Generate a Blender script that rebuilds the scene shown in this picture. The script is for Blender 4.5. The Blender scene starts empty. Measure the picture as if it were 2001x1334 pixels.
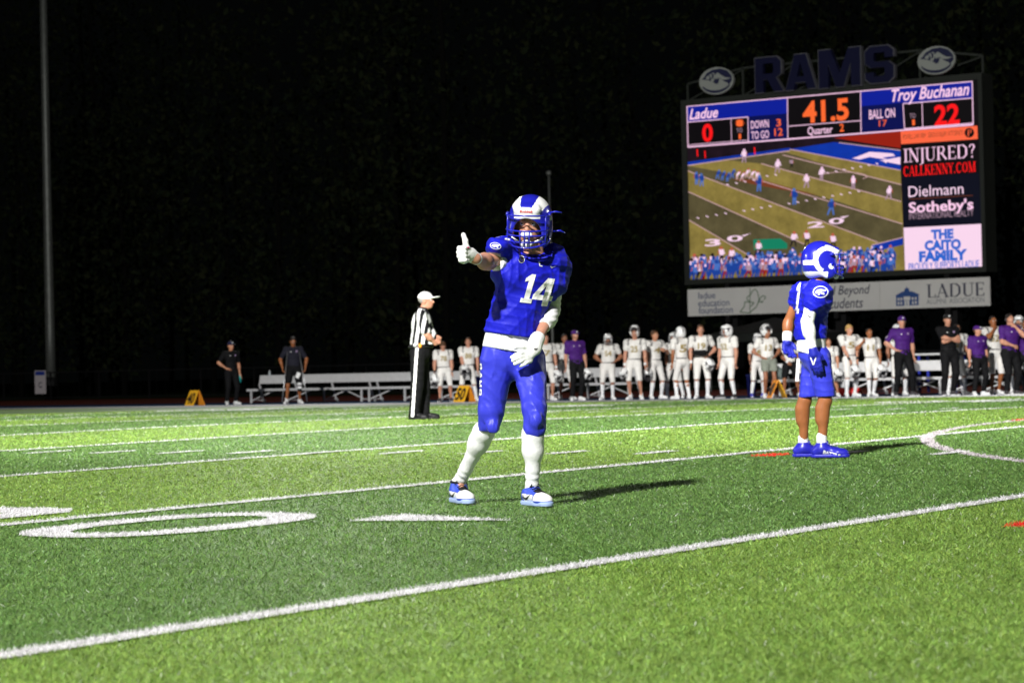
import bpy, bmesh, math, random
import numpy as np
from mathutils import Vector, Matrix
from mathutils.bvhtree import BVHTree

random.seed(7); RNG = np.random.default_rng(11)
scene = bpy.context.scene
COL = scene.collection

# ------------------------------------------------------------------ camera, world, lights, exposure
CAM = np.array([37.4451564, -1.85452126, 0.726132392])
YAW, PITCH, ROLL, FPX = 2.17131022, 0.0111735, -0.02243458, 4772.54
FW = np.array([math.cos(YAW)*math.cos(PITCH), math.sin(YAW)*math.cos(PITCH), math.sin(PITCH)])
_rt = np.array([math.sin(YAW), -math.cos(YAW), 0.0]); _up = np.cross(_rt, FW)
R2 = _rt*math.cos(ROLL)+_up*math.sin(ROLL); U2 = _up*math.cos(ROLL)-_rt*math.sin(ROLL)
cd = bpy.data.cameras.new('camera'); cam = bpy.data.objects.new('camera', cd); COL.objects.link(cam)
cam.matrix_world = Matrix(((R2[0], U2[0], -FW[0], CAM[0]), (R2[1], U2[1], -FW[1], CAM[1]), (R2[2], U2[2], -FW[2], CAM[2]), (0, 0, 0, 1)))
cd.sensor_width = 36; cd.lens = FPX/2001*36; cd.clip_start = .1; cd.clip_end = 1500
cd.dof.use_dof = True; cd.dof.focus_distance = 14.2; cd.dof.aperture_fstop = 5.2
scene.camera = cam
w = bpy.data.worlds.new('World'); scene.world = w; w.use_nodes = True
w.node_tree.nodes['Background'].inputs[0].default_value = (.0009, .0011, .0011, 1)
w.node_tree.nodes['Background'].inputs[1].default_value = 1.0
scene.view_settings.view_transform = 'Standard'; scene.view_settings.look = 'None'
scene.view_settings.exposure = 0; scene.view_settings.gamma = 1; scene.view_settings.use_curve_mapping = False
scene.cycles.use_denoising = True
scene.cycles.max_bounces = 5; scene.cycles.diffuse_bounces = 3
scene.cycles.sample_clamp_indirect = 4

def flood(loc, target, power, cone, blend=.5, radius=.5, col=(1, .985, .95)):
    ld = bpy.data.lights.new('floodlight', 'SPOT'); ld.energy = power; ld.spot_size = math.radians(cone); ld.spot_blend = blend
    ld.shadow_soft_size = radius; ld.color = col
    o = bpy.data.objects.new('floodlight', ld); COL.objects.link(o); o.location = loc
    d = Vector(target)-Vector(loc); o.rotation_euler = d.to_track_quat('-Z', 'Y').to_euler()
LP = (36.5, -26.5, 27.)
def bank(az, el, power, cone, blend):      # one lamp of the pole's bank, aimed by azimuth (from +Y, clockwise) and elevation
    A, E_ = math.radians(az), math.radians(el)
    d = Vector((math.sin(A)*math.cos(E_), math.cos(A)*math.cos(E_), math.sin(E_)))
    flood(LP, tuple(Vector(LP)+d*40), power, cone, blend, .75)
for az in (-44, -37, -30, -23, -16, -9, -2): bank(az, -23.3, 114000, 19, .4)
for az in (-28, -10, 8): bank(az, -42, 46000, 44, .5)
bank(-26, -16.5, 165000, 56, 1.)      # wide spill, an added lamp that brightens scoreboard, banner and far pole
flood((-34, -26.5, 24.), (14, 20, 0), 48000, 50, .6, .6)  # fill lamp added to lift the shadows, on an assumed near-left pole
flood((-30.6, 82, 24.), (18, 16, 0), 26000, 44, .6, .6)
flood((62, 80, 24.), (28, 18, 0), 30000, 44, .6, .6)  # second added fill, from an assumed far-right pole out of view

# ------------------------------------------------------------------ helpers
VR = np.array([math.sin(YAW), -math.cos(YAW), 0.]); VA = np.array([math.cos(YAW), math.sin(YAW), 0.])   # view right / away on the ground
def raydir(x, y): return FW+R2*((x-1000.5)/FPX)+U2*((667-y)/FPX)
def atY(x, y, Y):
    d = raydir(x, y); return CAM+d*((Y-CAM[1])/d[1])
def att(x, y, t): return CAM+raydir(x, y)*t
def gz(Y):
    Y = np.minimum(np.maximum(Y, -8.), 60.); d = Y-24.38
    return -.00597*(np.sqrt(d*d+9)-3)
def tag(o, label=None, cat=None, group=None, kind=None):
    if label: o['label'] = label
    if cat: o['category'] = cat
    if group: o['group'] = group
    if kind: o['kind'] = kind
    return o
def empty(name, loc, rz=0, label=None, cat=None, group=None):
    o = bpy.data.objects.new(name, None); COL.objects.link(o); o.location = loc; o.rotation_euler = (0, 0, rz)
    o.empty_display_size = .1
    return tag(o, label, cat, group)
def mesh_np(name, V, F, mats=(), midx=None, smooth=True):
    V = np.asarray(V, dtype=np.float32); F = np.asarray(F, dtype=np.int32)
    m = bpy.data.meshes.new(name); n = F.shape[1] if len(F) else 4
    m.vertices.add(len(V)); m.vertices.foreach_set('co', V.ravel())
    m.loops.add(F.size); m.loops.foreach_set('vertex_index', F.ravel())
    m.polygons.add(len(F)); m.polygons.foreach_set('loop_start', np.arange(0, F.size, n, dtype=np.int32))
    m.polygons.foreach_set('loop_total', np.full(len(F), n, dtype=np.int32))
    if midx is not None: m.polygons.foreach_set('material_index', np.asarray(midx, dtype=np.int32))
    m.polygons.foreach_set('use_smooth', np.full(len(F), smooth))
    for k in mats: m.materials.append(k)
    m.update(calc_edges=True); m.validate()
    return m
def link(name, me, parent=None):
    o = bpy.data.objects.new(name, me); COL.objects.link(o)
    if parent: o.parent = parent
    return o
class MB:
    def __init__(s): s.v = []; s.f = []; s.m = []; s.smooth = False
    def add(s, V, F, m=0):
        b = len(s.v); s.v += [tuple(map(float, p)) for p in V]; s.f += [tuple(b+i for i in f) for f in F]; s.m += [m]*len(F)
    def box(s, c, h, m=0, R=None):
        V = []
        for x in (-1, 1):
            for y in (-1, 1):
                for z in (-1, 1):
                    p = np.array([x*h[0], y*h[1], z*h[2]])
                    if R is not None: p = R@p
                    V.append(p+np.array(c))
        s.add(V, [(0, 1, 3, 2), (4, 6, 7, 5), (0, 4, 5, 1), (2, 3, 7, 6), (0, 2, 6, 4), (1, 5, 7, 3)], m)
    def bar(s, a, b, wx, wy, m=0):      # rectangular bar from a to b
        a = np.array(a, float); b = np.array(b, float); d = b-a; L = np.linalg.norm(d); d /= L
        u = np.cross(d, (0, 0, 1)) if abs(d[2]) < .9 else np.cross(d, (0, 1, 0)); u /= np.linalg.norm(u); v = np.cross(d, u)
        R = np.array([u, v, d]).T
        s.box((a+b)/2, (wx/2, wy/2, L/2), m, R)
    def tube(s, pts, r, n=6, m=0, cap=True):
        pts = [np.array(p, float) for p in pts]; k = len(pts); rs = r if hasattr(r, '__len__') else [r]*k
        V = []; pu = None
        for i, p in enumerate(pts):
            d = pts[min(i+1, k-1)]-pts[max(i-1, 0)]; d = d/(np.linalg.norm(d)+1e-9)
            if pu is None:
                pu = np.cross(d, (0, 0, 1.)) if abs(d[2]) < .9 else np.cross(d, (1., 0, 0))
            pu = pu-d*(pu@d); pu /= np.linalg.norm(pu)+1e-9; q = np.cross(d, pu)
            for j in range(n):
                a = 2*math.pi*j/n; V.append(p+rs[i]*(math.cos(a)*pu+math.sin(a)*q))
        F = [(i*n+j, i*n+(j+1) % n, (i+1)*n+(j+1) % n, (i+1)*n+j) for i in range(k-1) for j in range(n)]
        if cap: F += [tuple(range(n))[::-1], tuple((k-1)*n+j for j in range(n))]
        s.add(V, F, m)
    def lathe(s, prof, n=14, c=(0, 0, 0), m=0):
        V = []
        for (r, z) in prof:
            for j in range(n):
                a = 2*math.pi*j/n; V.append((c[0]+r*math.cos(a), c[1]+r*math.sin(a), c[2]+z))
        k = len(prof)
        F = [(i*n+j, i*n+(j+1) % n, (i+1)*n+(j+1) % n, (i+1)*n+j) for i in range(k-1) for j in range(n)]
        F += [tuple(range(n))[::-1], tuple((k-1)*n+j for j in range(n))]
        s.add(V, F, m)
    def build(s, name, mats, parent=None, smooth=False):
        me = bpy.data.meshes.new(name); me.from_pydata(s.v, [], s.f)
        mats = mats if isinstance(mats, (list, tuple)) else [mats]
        for k in mats: me.materials.append(k)
        me.polygons.foreach_set('material_index', s.m)
        if smooth or s.smooth: me.polygons.foreach_set('use_smooth', [True]*len(s.f))
        me.update(); return link(name, me, parent)

# ------------------------------------------------------------------ materials
MATS = {}
def mat(name, col, rough=.7, spec=.3, emit=None, es=1., metal=0., noise=0., nscale=30., bump=0., bscale=120., sheen=0., coat=0., sss=0.):
    if name in MATS: return MATS[name]
    m = bpy.data.materials.new(name); m.use_nodes = True; nt = m.node_tree; b = nt.nodes['Principled BSDF']; L = nt.links.new
    b.inputs['Base Color'].default_value = (*col, 1); b.inputs['Roughness'].default_value = rough
    b.inputs['Specular IOR Level'].default_value = spec; b.inputs['Metallic'].default_value = metal
    if sheen: b.inputs['Sheen Weight'].default_value = sheen
    if coat: b.inputs['Coat Weight'].default_value = coat; b.inputs['Coat Roughness'].default_value = .08
    if sss:
        b.inputs['Subsurface Weight'].default_value = sss; b.inputs['Subsurface Radius'].default_value = (.02, .008, .004)
    if emit: b.inputs['Emission Color'].default_value = (*emit, 1); b.inputs['Emission Strength'].default_value = es
    tc = nt.nodes.new('ShaderNodeTexCoord')
    if noise:
        n = nt.nodes.new('ShaderNodeTexNoise'); n.inputs['Scale'].default_value = nscale; n.inputs['Detail'].default_value = 4
        L(tc.outputs['Object'], n.inputs['Vector'])
        mr = nt.nodes.new('ShaderNodeMapRange'); mr.inputs[1].default_value = .3; mr.inputs[2].default_value = .7
        mr.inputs[3].default_value = 1-noise; mr.inputs[4].default_value = 1+noise; L(n.outputs[0], mr.inputs[0])
        mx = nt.nodes.new('ShaderNodeVectorMath'); mx.operation = 'SCALE'; mx.inputs[0].default_value = col
        L(mr.outputs[0], mx.inputs['Scale']); L(mx.outputs[0], b.inputs['Base Color'])
    if bump:
        n = nt.nodes.new('ShaderNodeTexNoise'); n.inputs['Scale'].default_value = bscale; n.inputs['Detail'].default_value = 3
        L(tc.outputs['Object'], n.inputs['Vector'])
        bp = nt.nodes.new('ShaderNodeBump'); bp.inputs['Strength'].default_value = bump; bp.inputs['Distance'].default_value = .01 if bscale > 15 else .035
        L(n.outputs[0], bp.inputs['Height']); L(bp.outputs[0], b.inputs['Normal'])
    MATS[name] = m; return m
def lin(r, g, b):
    f = lambda c: (c/255/12.92) if c/255 <= .04045 else ((c/255+.055)/1.055)**2.4
    return (f(r), f(g), f(b))
M = {}
M['skin'] = mat('skin', (.52, .24, .14), .5, .35, noise=.1, nscale=14, sss=.08)
M['skin_pink'] = mat('skin_pink', (.52, .25, .165), .5, .35, noise=.1, nscale=14, sss=.08)
M['skin_tan'] = mat('skin_tan', (.31, .11, .04), .42, .4, noise=.1, nscale=14, sss=.06)
M['skin_brown'] = mat('skin_brown', (.3, .12, .06), .45, .4, noise=.1, nscale=14)
M['skin_dark'] = mat('skin_dark', (.12, .05, .03), .45, .4, noise=.1, nscale=14)
M['jersey_blue'] = mat('jersey_blue', (.010, .013, .46), .55, .2, noise=.05, nscale=5, bump=.3, bscale=11)
M['pants_blue'] = mat('pants_blue', (.036, .044, .54), .42, .3, noise=.04, nscale=6, bump=.15, bscale=14)
M['helmet_blue'] = mat('helmet_blue', (.012, .014, .36), .28, .5, coat=.6)
M['helmet_white'] = mat('helmet_white', (.8, .8, .8), .3, .5, coat=.5)
M['mask_blue'] = mat('mask_blue', (.012, .015, .38), .3, .5, coat=.4)
M['cloth_white'] = mat('cloth_white', (.78, .78, .79), .75, .25, noise=.05, nscale=16, bump=.35, bscale=30)
M['jersey_white'] = mat('jersey_white', (.74, .72, .69), .7, .25, noise=.06, nscale=12, bump=.3, bscale=22)
M['glove_white'] = mat('glove_white', (.8, .8, .8), .6, .3, bump=.3, bscale=70)
M['glove_blue'] = mat('glove_blue', (.014, .02, .36), .5, .4, bump=.3, bscale=60)
M['white_plain'] = mat('white_plain', (.8, .8, .8), .55, .3)
M['grey_cloth'] = mat('grey_cloth', (.34, .35, .36), .75, .2, bump=.3, bscale=30)
M['shorts_grey'] = mat('shorts_grey', (.22, .24, .2), .8, .2, noise=.15, nscale=20, bump=.3, bscale=30)
M['charcoal'] = mat('charcoal', (.06, .055, .06), .7, .2)
M['black_cloth'] = mat('black_cloth', (.007, .007, .008), .8, .12, noise=.2, nscale=12, bump=.3, bscale=22)
M['black'] = mat('black', (.01, .01, .011), .5, .3)
M['navy'] = mat('navy', (.012, .014, .05), .6, .3, noise=.1)
M['navy_shirt'] = mat('navy_shirt', (.014, .014, .024), .8, .2, bump=.3, bscale=22)
M['purple'] = mat('purple', (.055, .009, .15), .7, .25, noise=.1, nscale=10, bump=.3, bscale=18)
M['gold'] = mat('gold', (.33, .25, .09), .5, .4, noise=.15, nscale=40)
M['hair_brown'] = mat('hair_brown', (.08, .035, .015), .6, .3, noise=.3, nscale=90, bump=.6, bscale=90)
M['hair_dark'] = mat('hair_dark', (.018, .012, .01), .6, .3, noise=.3, nscale=90, bump=.6, bscale=90)
M['hair_blond'] = mat('hair_blond', (.45, .27, .09), .6, .3, noise=.3, nscale=90, bump=.6, bscale=90)
M['eye_white'] = mat('eye_white', (.7, .7, .7), .3, .5)
M['eye_dark'] = mat('eye_dark', (.02, .012, .01), .2, .5)
M['lip'] = mat('lip', (.4, .12, .09), .5, .3)
M['metal'] = mat('metal', (.55, .56, .58), .35, .5, metal=.85)
M['bench_metal'] = mat('bench_metal', (.68, .68, .69), .45, .5, metal=.25, noise=.06, nscale=6)
M['galv'] = mat('galv', (.17, .18, .17), .5, .4, metal=.5, noise=.12, nscale=5)
M['orange'] = mat('orange', (.85, .3, .02), .6, .3)
M['amber'] = mat('amber', (.8, .42, .02), .6, .3, noise=.06)
M['red'] = mat('red', (.6, .02, .015), .6, .3, bump=.4, bscale=14)
M['teal'] = mat('teal', (.02, .35, .33), .3, .5)
M['bin_blue'] = mat('bin_blue', (.02, .035, .4), .5, .4)
M['shoe_blue'] = mat('shoe_blue', (.04, .08, .55), .4, .45)
M['shoe_navy'] = mat('shoe_navy', (.02, .02, .4), .35, .5, noise=.1)
M['sole'] = mat('sole', (.35, .45, .72), .5, .3)
M['track_red'] = mat('track_red', (.16, .03, .015), .9, .1, noise=.12, nscale=2)
M['apron_blue'] = mat('apron_blue', (.012, .05, .12), .9, .1, noise=.1, nscale=2)
M['far_grass'] = mat('far_grass', (.02, .035, .012), .95, .05, noise=.3, nscale=1.5)

# ------------------------------------------------------------------ 2-D shapes (text, glyphs)
_tc = {}
def text2d(s, bold=0., shear=0., space=1.):
    key = (s, bold, shear, space)
    if key in _tc: return _tc[key]
    c = bpy.data.curves.new('lettering', 'FONT'); c.body = s; c.offset = bold; c.shear = shear; c.space_character = space; c.resolution_u = 3
    o = bpy.data.objects.new('lettering', c); COL.objects.link(o)
    dg = bpy.context.evaluated_depsgraph_get(); me = bpy.data.meshes.new_from_object(o.evaluated_get(dg))
    V = np.array([v.co[:2] for v in me.vertices]); F = [tuple(p.vertices) for p in me.polygons]
    bpy.data.objects.remove(o); bpy.data.curves.remove(c); bpy.data.meshes.remove(me)
    _tc[key] = (V, F); return V, F
def outline2d(splines):
    c = bpy.data.curves.new('outline', 'CURVE'); c.dimensions = '2D'; c.fill_mode = 'BOTH'
    for pts in splines:
        sp = c.splines.new('POLY'); sp.points.add(len(pts)-1); sp.use_cyclic_u = True
        for q, (x, y) in zip(sp.points, pts): q.co = (x, y, 0, 1)
    o = bpy.data.objects.new('outline', c); COL.objects.link(o)
    dg = bpy.context.evaluated_depsgraph_get(); me = bpy.data.meshes.new_from_object(o.evaluated_get(dg))
    V = np.array([v.co[:2] for v in me.vertices]); F = [tuple(p.vertices) for p in me.polygons]
    bpy.data.objects.remove(o); bpy.data.curves.remove(c); bpy.data.meshes.remove(me)
    return V, F
# athletic block glyphs, cap height 1
G = {}
t = .21; c = .13; W = .68
G['0'] = ([[(c, 0), (W-c, 0), (W, c), (W, 1-c), (W-c, 1), (c, 1), (0, 1-c), (0, c)],
           [(t+.03, t), (t, t+.04), (t, 1-t-.04), (t+.03, 1-t), (W-t-.03, 1-t), (W-t, 1-t-.04), (W-t, t+.04), (W-t-.03, t)]], W)
G['1'] = ([[(.02, 0), (.5, 0), (.5, .15), (.37, .15), (.37, 1), (.2, 1), (0, .84), (0, .72), (.15, .76), (.15, .15), (.02, .15)]], .5)
G['4'] = ([[(.38, 0), (.6, 0), (.6, .2), (.7, .2), (.7, .38), (.6, .38), (.6, 1), (.36, 1), (0, .36), (0, .2), (.38, .2)],
           [(.38, .38), (.2, .38), (.38, .74)]], .7)
G['2'] = ([[(0, 0), (W, 0), (W, t), (.3, t), (W, .5), (W, 1-c), (W-c, 1), (c, 1), (0, 1-c), (0, .66), (t, .66), (t, 1-t-.03), (t+.03, 1-t), (W-t-.02, 1-t), (W-t, 1-t-.03), (W-t, .58), (0, .26)]], W)
G['3'] = ([[(c, 0), (W-c, 0), (W, c), (W, .42), (W-.08, .5), (W, .58), (W, 1-c), (W-c, 1), (c, 1), (0, 1-c), (0, .7), (t, .7), (t, 1-t), (W-t, 1-t), (W-t, .6), (.22, .6), (.22, .42), (W-t, .42), (W-t, t), (t, t), (t, .3), (0, .3), (0, c)]], W)
G['5'] = ([[(c, 0), (W-c, 0), (W, c), (W, .5), (W-c, .62), (t, .62), (t, 1-t), (W, 1-t), (W, 1), (0, 1), (0, .42), (W-t-.03, .42), (W-t, .38), (W-t, t), (t, t), (t, .3), (0, .3), (0, c)]], W)
G['R'] = ([[(0, 0), (.22, 0), (.22, .36), (.34, .36), (.52, 0), (.78, 0), (.58, .4), (.72, .5), (.72, .87), (.6, 1), (0, 1)], [(.22, .53), (.22, .82), (.48, .82), (.51, .79), (.51, .56), (.48, .53)]], .78)
G['A'] = ([[(0, 0), (.23, 0), (.28, .2), (.56, .2), (.61, 0), (.85, 0), (.58, 1), (.26, 1)], [(.32, .37), (.42, .78), (.52, .37)]], .85)
G['M'] = ([[(0, 0), (.22, 0), (.22, .62), (.4, .0), (.58, .0), (.76, .62), (.76, 0), (.98, 0), (.98, 1), (.7, 1), (.49, .36), (.28, 1), (0, 1)]], .98)
G['S'] = ([[(c, 0), (W-c, 0), (W, c), (W, .46), (W-c, .58), (t+.03, .58), (t, .62), (t, .78), (t+.03, .82), (W-t, .82), (W-t, .68), (W, .68), (W, 1-c), (W-c, 1), (c, 1), (0, 1-c), (0, .54), (c, .42), (W-t-.03, .42), (W-t, .38), (W-t, .22), (W-t-.03, .18), (t, .18), (t, .3), (0, .3), (0, c)]], W)
def block_word(s, gap=.12):
    V = []; F = []; x = 0
    for ch in s:
        sp, wd = G[ch]; v, f = outline2d(sp); b = len(V); V += [(p[0]+x, p[1]) for p in v]; F += [tuple(b+i for i in q) for q in f]; x += wd+gap
    return np.array(V), F
# thin/thick serif capitals drawn as strokes: (x0,y0,x1,y1,width)
SER = {
 'I': (.34, [(.17, 0, .17, 1, .13), 's.17,0', 's.17,1']),
 'N': (.82, [(.14, 0, .14, 1, .05), (.68, 0, .68, 1, .05), (.12, 1, .68, 0, .14), 's.14,0', 's.1,1', 's.68,1']),
 'J': (.36, [(.2, -.15, .2, 1, .13), (.2, -.15, .02, -.24, .06), 's.2,1']),
 'U': (.8, [(.16, .2, .16, 1, .13), (.66, .2, .66, 1, .05), (.16, .2, .28, .03, .1), (.28, .03, .52, .03, .06), (.52, .03, .66, .2, .05), 's.16,1', 's.66,1']),
 'R': (.78, [(.17, 0, .17, 1, .13), (.17, .97, .5, .97, .05), (.5, .97, .6, .78, .1), (.6, .78, .5, .52, .1), (.5, .52, .17, .5, .05), (.4, .5, .74, .02, .12), 's.17,0']),
 'E': (.66, [(.17, 0, .17, 1, .13), (.1, .975, .6, .975, .05), (.17, .51, .5, .51, .05), (.1, .025, .62, .025, .05), (.6, .8, .6, 1, .05), (.62, 0, .62, .22, .05), (.5, .42, .5, .6, .04)]),
 'D': (.86, [(.17, 0, .17, 1, .13), (.1, .975, .5, .975, .05), (.5, .975, .72, .75, .1), (.72, .75, .72, .25, .13), (.72, .25, .5, .025, .1), (.5, .025, .1, .025, .05)]),
 '?': (.5, [(.06, .8, .16, .96, .08), (.16, .96, .34, .96, .06), (.34, .96, .42, .76, .11), (.42, .76, .24, .5, .09), (.24, .5, .24, .28, .06), (.24, .0, .24, .12, .12)]),
 'C': (.78, [(.68, .8, .5, .97, .06), (.5, .97, .3, .95, .08), (.3, .95, .13, .7, .11), (.13, .7, .13, .3, .13), (.13, .3, .3, .05, .11), (.3, .05, .5, .03, .08), (.5, .03, .7, .2, .06), (.69, .7, .69, .98, .04)]),
 'A': (.8, [(.08, 0, .4, 1, .05), (.38, 1, .7, 0, .13), (.2, .33, .58, .33, .05), 's.08,0', 's.7,0']),
 'L': (.64, [(.17, 0, .17, 1, .13), 's.17,1', (.1, .025, .6, .025, .05), (.6, 0, .6, .25, .05)]),
 'K': (.8, [(.17, 0, .17, 1, .13), 's.17,0', 's.17,1', (.2, .45, .62, .98, .05), (.34, .6, .72, .02, .13), 's.7,0', 's.62,1']),
 'Y': (.76, [(.37, 0, .37, .48, .13), (.37, .48, .1, 1, .13), (.37, .48, .64, 1, .05), 's.37,0', 's.1,1', 's.64,1']),
 '.': (.24, [(.1, 0, .1, .13, .13)]),
 'O': (.86, [(.42, .97, .2, .85, .07), (.2, .85, .12, .5, .12), (.12, .5, .2, .15, .12), (.2, .15, .42, .03, .07), (.42, .03, .64, .15, .07), (.64, .15, .72, .5, .12), (.72, .5, .64, .85, .12), (.64, .85, .42, .97, .07)]),
 'M': (.98, [(.14, 0, .14, 1, .05), (.14, 1, .47, 0, .12), (.47, 0, .8, 1, .05), (.82, 0, .82, 1, .13), 's.14,0', 's.82,0', 's.1,1', 's.84,1']),
 'P': (.7, [(.17, 0, .17, 1, .13), (.17, .97, .46, .97, .05), (.46, .97, .56, .76, .1), (.56, .76, .46, .5, .1), (.46, .5, .17, .48, .05), 's.17,0']),
 'S': (.6, [(.5, .84, .3, .97, .06), (.3, .97, .12, .8, .09), (.12, .8, .18, .6, .1), (.18, .6, .4, .45, .13), (.4, .45, .5, .22, .1), (.5, .22, .34, .03, .09), (.34, .03, .08, .12, .06), (.5, .76, .5, .98, .04), (.08, .02, .08, .25, .04)]),
 'T': (.7, [(.33, 0, .33, 1, .13), (.03, .97, .63, .97, .06), (.04, .8, .04, 1, .04), (.62, .8, .62, 1, .04), 's.33,0']),
 ' ': (.35, [])}
def serif_word(s, k=1.):
    V = []; F = []; x = 0; n = 0
    for ch in s:
        wd, st = SER[ch]
        for q in st:
            if isinstance(q, str):
                a, b = map(float, q[1:].split(',')); q = (a-.14, b, a+.14, b, .045); q = (q[0], b+(.02 if b < .5 else -.02), q[2], b+(.02 if b < .5 else -.02), .045)
            x0, y0, x1, y1, w_ = q; w_ *= k; d = np.array([x1-x0, y1-y0]); d = d/(np.linalg.norm(d)+1e-9); nn = np.array([-d[1], d[0]])*w_/2
            if abs(d[1]) < .99 and abs(d[0]) > .01: e = d*.02
            else: e = d*0
            b = len(V)
            for p in ((x0, y0)-nn-e, (x1, y1)-nn+e, (x1, y1)+nn+e, (x0, y0)+nn-e): V.append((p[0]+x, p[1]))
            F.append((b, b+1, b+2, b+3)); n += 1
        x += wd+.04
    return np.array(V), F

# ------------------------------------------------------------------ signed distance bodies (one continuous surface each)
def cap(a, b, ra, rb=None, k=.03, sq=None): return dict(t='c', a=np.array(a, float), b=np.array(b, float), ra=ra, rb=ra if rb is None else rb, k=k, sq=sq)
def ell(c, r, R=None, k=.03): return dict(t='e', c=np.array(c, float), r=np.array(r, float), R=R, k=k)
def neg(p): p['neg'] = True; return p
def prim_eval(p, P):
    if p['t'] == 'c':
        a, b = p['a'], p['b']; Q = P
        if p['sq'] is not None:
            n, s = np.array(p['sq'][0], float), p['sq'][1]; n = n/np.linalg.norm(n); f = 1/s-1
            Q = P+((P-a)@n)[..., None]*n*f; b = b+((b-a)@n)*n*f
        d = b-a; L = d@d+1e-12; h = np.clip(((Q-a)@d)/L, 0, 1)
        return np.linalg.norm(Q-a-h[..., None]*d, axis=-1)-(p['ra']+(p['rb']-p['ra'])*h)
    q = P-p['c']
    if p['R'] is not None: q = q@p['R']
    k0 = np.linalg.norm(q/p['r'], axis=-1); k1 = np.linalg.norm(q/p['r']**2, axis=-1)+1e-9
    return k0*(k0-1)/k1
def prim_box(p):
    if p['t'] == 'c':
        r = max(p['ra'], p['rb'])
        return np.minimum(p['a'], p['b'])-r, np.maximum(p['a'], p['b'])+r
    r = p['r'] if p['R'] is None else np.full(3, p['r'].max())
    return p['c']-r, p['c']+r
def sdf_mesh(prims, res, cuts=(), disp=None, clip=None):
    lo = np.min([prim_box(p)[0] for p in prims if not p.get('neg')], axis=0)-res*2.5
    hi = np.max([prim_box(p)[1] for p in prims if not p.get('neg')], axis=0)+res*2.5
    n = np.ceil((hi-lo)/res).astype(int)+1
    D = np.full(n, 1., np.float32)
    ax = [lo[i]+res*np.arange(n[i]) for i in range(3)]
    for p in prims:
        m = p['k']+res*3; bl, bh = prim_box(p)
        i0 = np.maximum(np.floor((bl-m-lo)/res).astype(int), 0); i1 = np.minimum(np.ceil((bh+m-lo)/res).astype(int)+1, n)
        if (i1 <= i0).any(): continue
        sl = tuple(slice(a, b) for a, b in zip(i0, i1))
        P = np.stack(np.meshgrid(*[ax[i][sl[i]] for i in range(3)], indexing='ij'), -1)
        d = prim_eval(p, P); A = D[sl]
        if p.get('neg'):
            k = p['k']; d = -d; h = np.clip(.5-.5*(d-A)/k, 0, 1)*1.; D[sl] = np.where(np.abs(d-A) < k, np.maximum(A, d)+k*np.minimum(h, 1-h)**2*1., np.maximum(A, d))
        else:
            k = max(p['k'], 1e-4); h = np.maximum(k-np.abs(A-d), 0)/k; D[sl] = np.minimum(A, d)-h*h*k*.25
    if disp is not None or len(cuts):
        idx = np.argwhere(np.abs(D) < max(res*3, .04)) if not len(cuts) else np.argwhere(D < .04)
        P = lo+idx*res; v = D[tuple(idx.T)]
        if disp is not None: v = v+disp(P)
        if clip is not None: v = np.maximum(v, clip(P))
        for (pt, nn) in cuts:
            nn = np.array(nn, float); nn /= np.linalg.norm(nn); v = np.maximum(v, (P-np.array(pt))@nn)
        D[tuple(idx.T)] = v
    S = D < 0
    c8 = [(i, j, k) for i in (0, 1) for j in (0, 1) for k in (0, 1)]
    cnt = sum(S[i:n[0]-1+i, j:n[1]-1+j, k:n[2]-1+k].astype(np.int8) for i, j, k in c8)
    act = np.argwhere((cnt > 0) & (cnt < 8))
    if len(act) == 0: raise RuntimeError('empty sdf')
    vals = np.stack([D[act[:, 0]+i, act[:, 1]+j, act[:, 2]+k] for i, j, k in c8], 1)
    C8 = np.array(c8, float); acc = np.zeros((len(act), 3)); num = np.zeros(len(act))
    for a in range(8):
        for b in range(a+1, 8):
            if np.abs(C8[a]-C8[b]).sum() != 1: continue
            va, vb = vals[:, a], vals[:, b]; m = (va < 0) != (vb < 0)
            tt = np.where(m, va/(va-vb+1e-12), 0)
            acc += np.where(m[:, None], C8[a]+(C8[b]-C8[a])*tt[:, None], 0); num += m
    V = lo+(act+acc/num[:, None])*res
    idm = np.full(tuple(n-1), -1, np.int32); idm[tuple(act.T)] = np.arange(len(act))
    F = []
    for d in range(3):
        e = np.zeros(3, int); e[d] = 1; o1, o2 = [(1, 2), (2, 0), (0, 1)][d]
        sh = n-e; A = S[:sh[0], :sh[1], :sh[2]]; B = S[e[0]:, e[1]:, e[2]:]
        q = np.argwhere(A != B); q = q[(q[:, o1] > 0) & (q[:, o2] > 0)]
        u1 = np.zeros(3, int); u1[o1] = 1; u2 = np.zeros(3, int); u2[o2] = 1
        g = lambda w_: idm[tuple(w_.T)]
        ok = (q[:, o1] < n[o1]-1) & (q[:, o2] < n[o2]-1); q = q[ok]
        f = np.stack([g(q-u1-u2), g(q-u2), g(q), g(q-u1)], 1); ins = A[tuple(q.T)]
        f[~ins] = f[~ins][:, ::-1]; F.append(f)
    F = np.concatenate(F); F = F[(F >= 0).all(1)]
    # light smoothing
    adj = np.zeros_like(V); cn = np.zeros(len(V))
    for a, b in ((0, 1), (1, 2), (2, 3), (3, 0)):
        np.add.at(adj, F[:, a], V[F[:, b]]); np.add.at(adj, F[:, b], V[F[:, a]]); np.add.at(cn, F[:, a], 1); np.add.at(cn, F[:, b], 1)
    V = V*.5+.5*adj/np.maximum(cn, 1)[:, None]
    return V, F
def sdf_obj(name, prims, res, mats, parent, cuts=(), disp=None, paint=None, clip=None):
    V, F = sdf_mesh(prims, res, cuts, disp, clip)
    mats = mats if isinstance(mats, (list, tuple)) else [mats]
    mi = None
    if paint is not None: mi = paint(V[F].mean(1))
    o = link(name, mesh_np(name, V, F, mats, mi), parent); o_cache[o.name] = (V, F)
    return o
o_cache = {}
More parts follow.
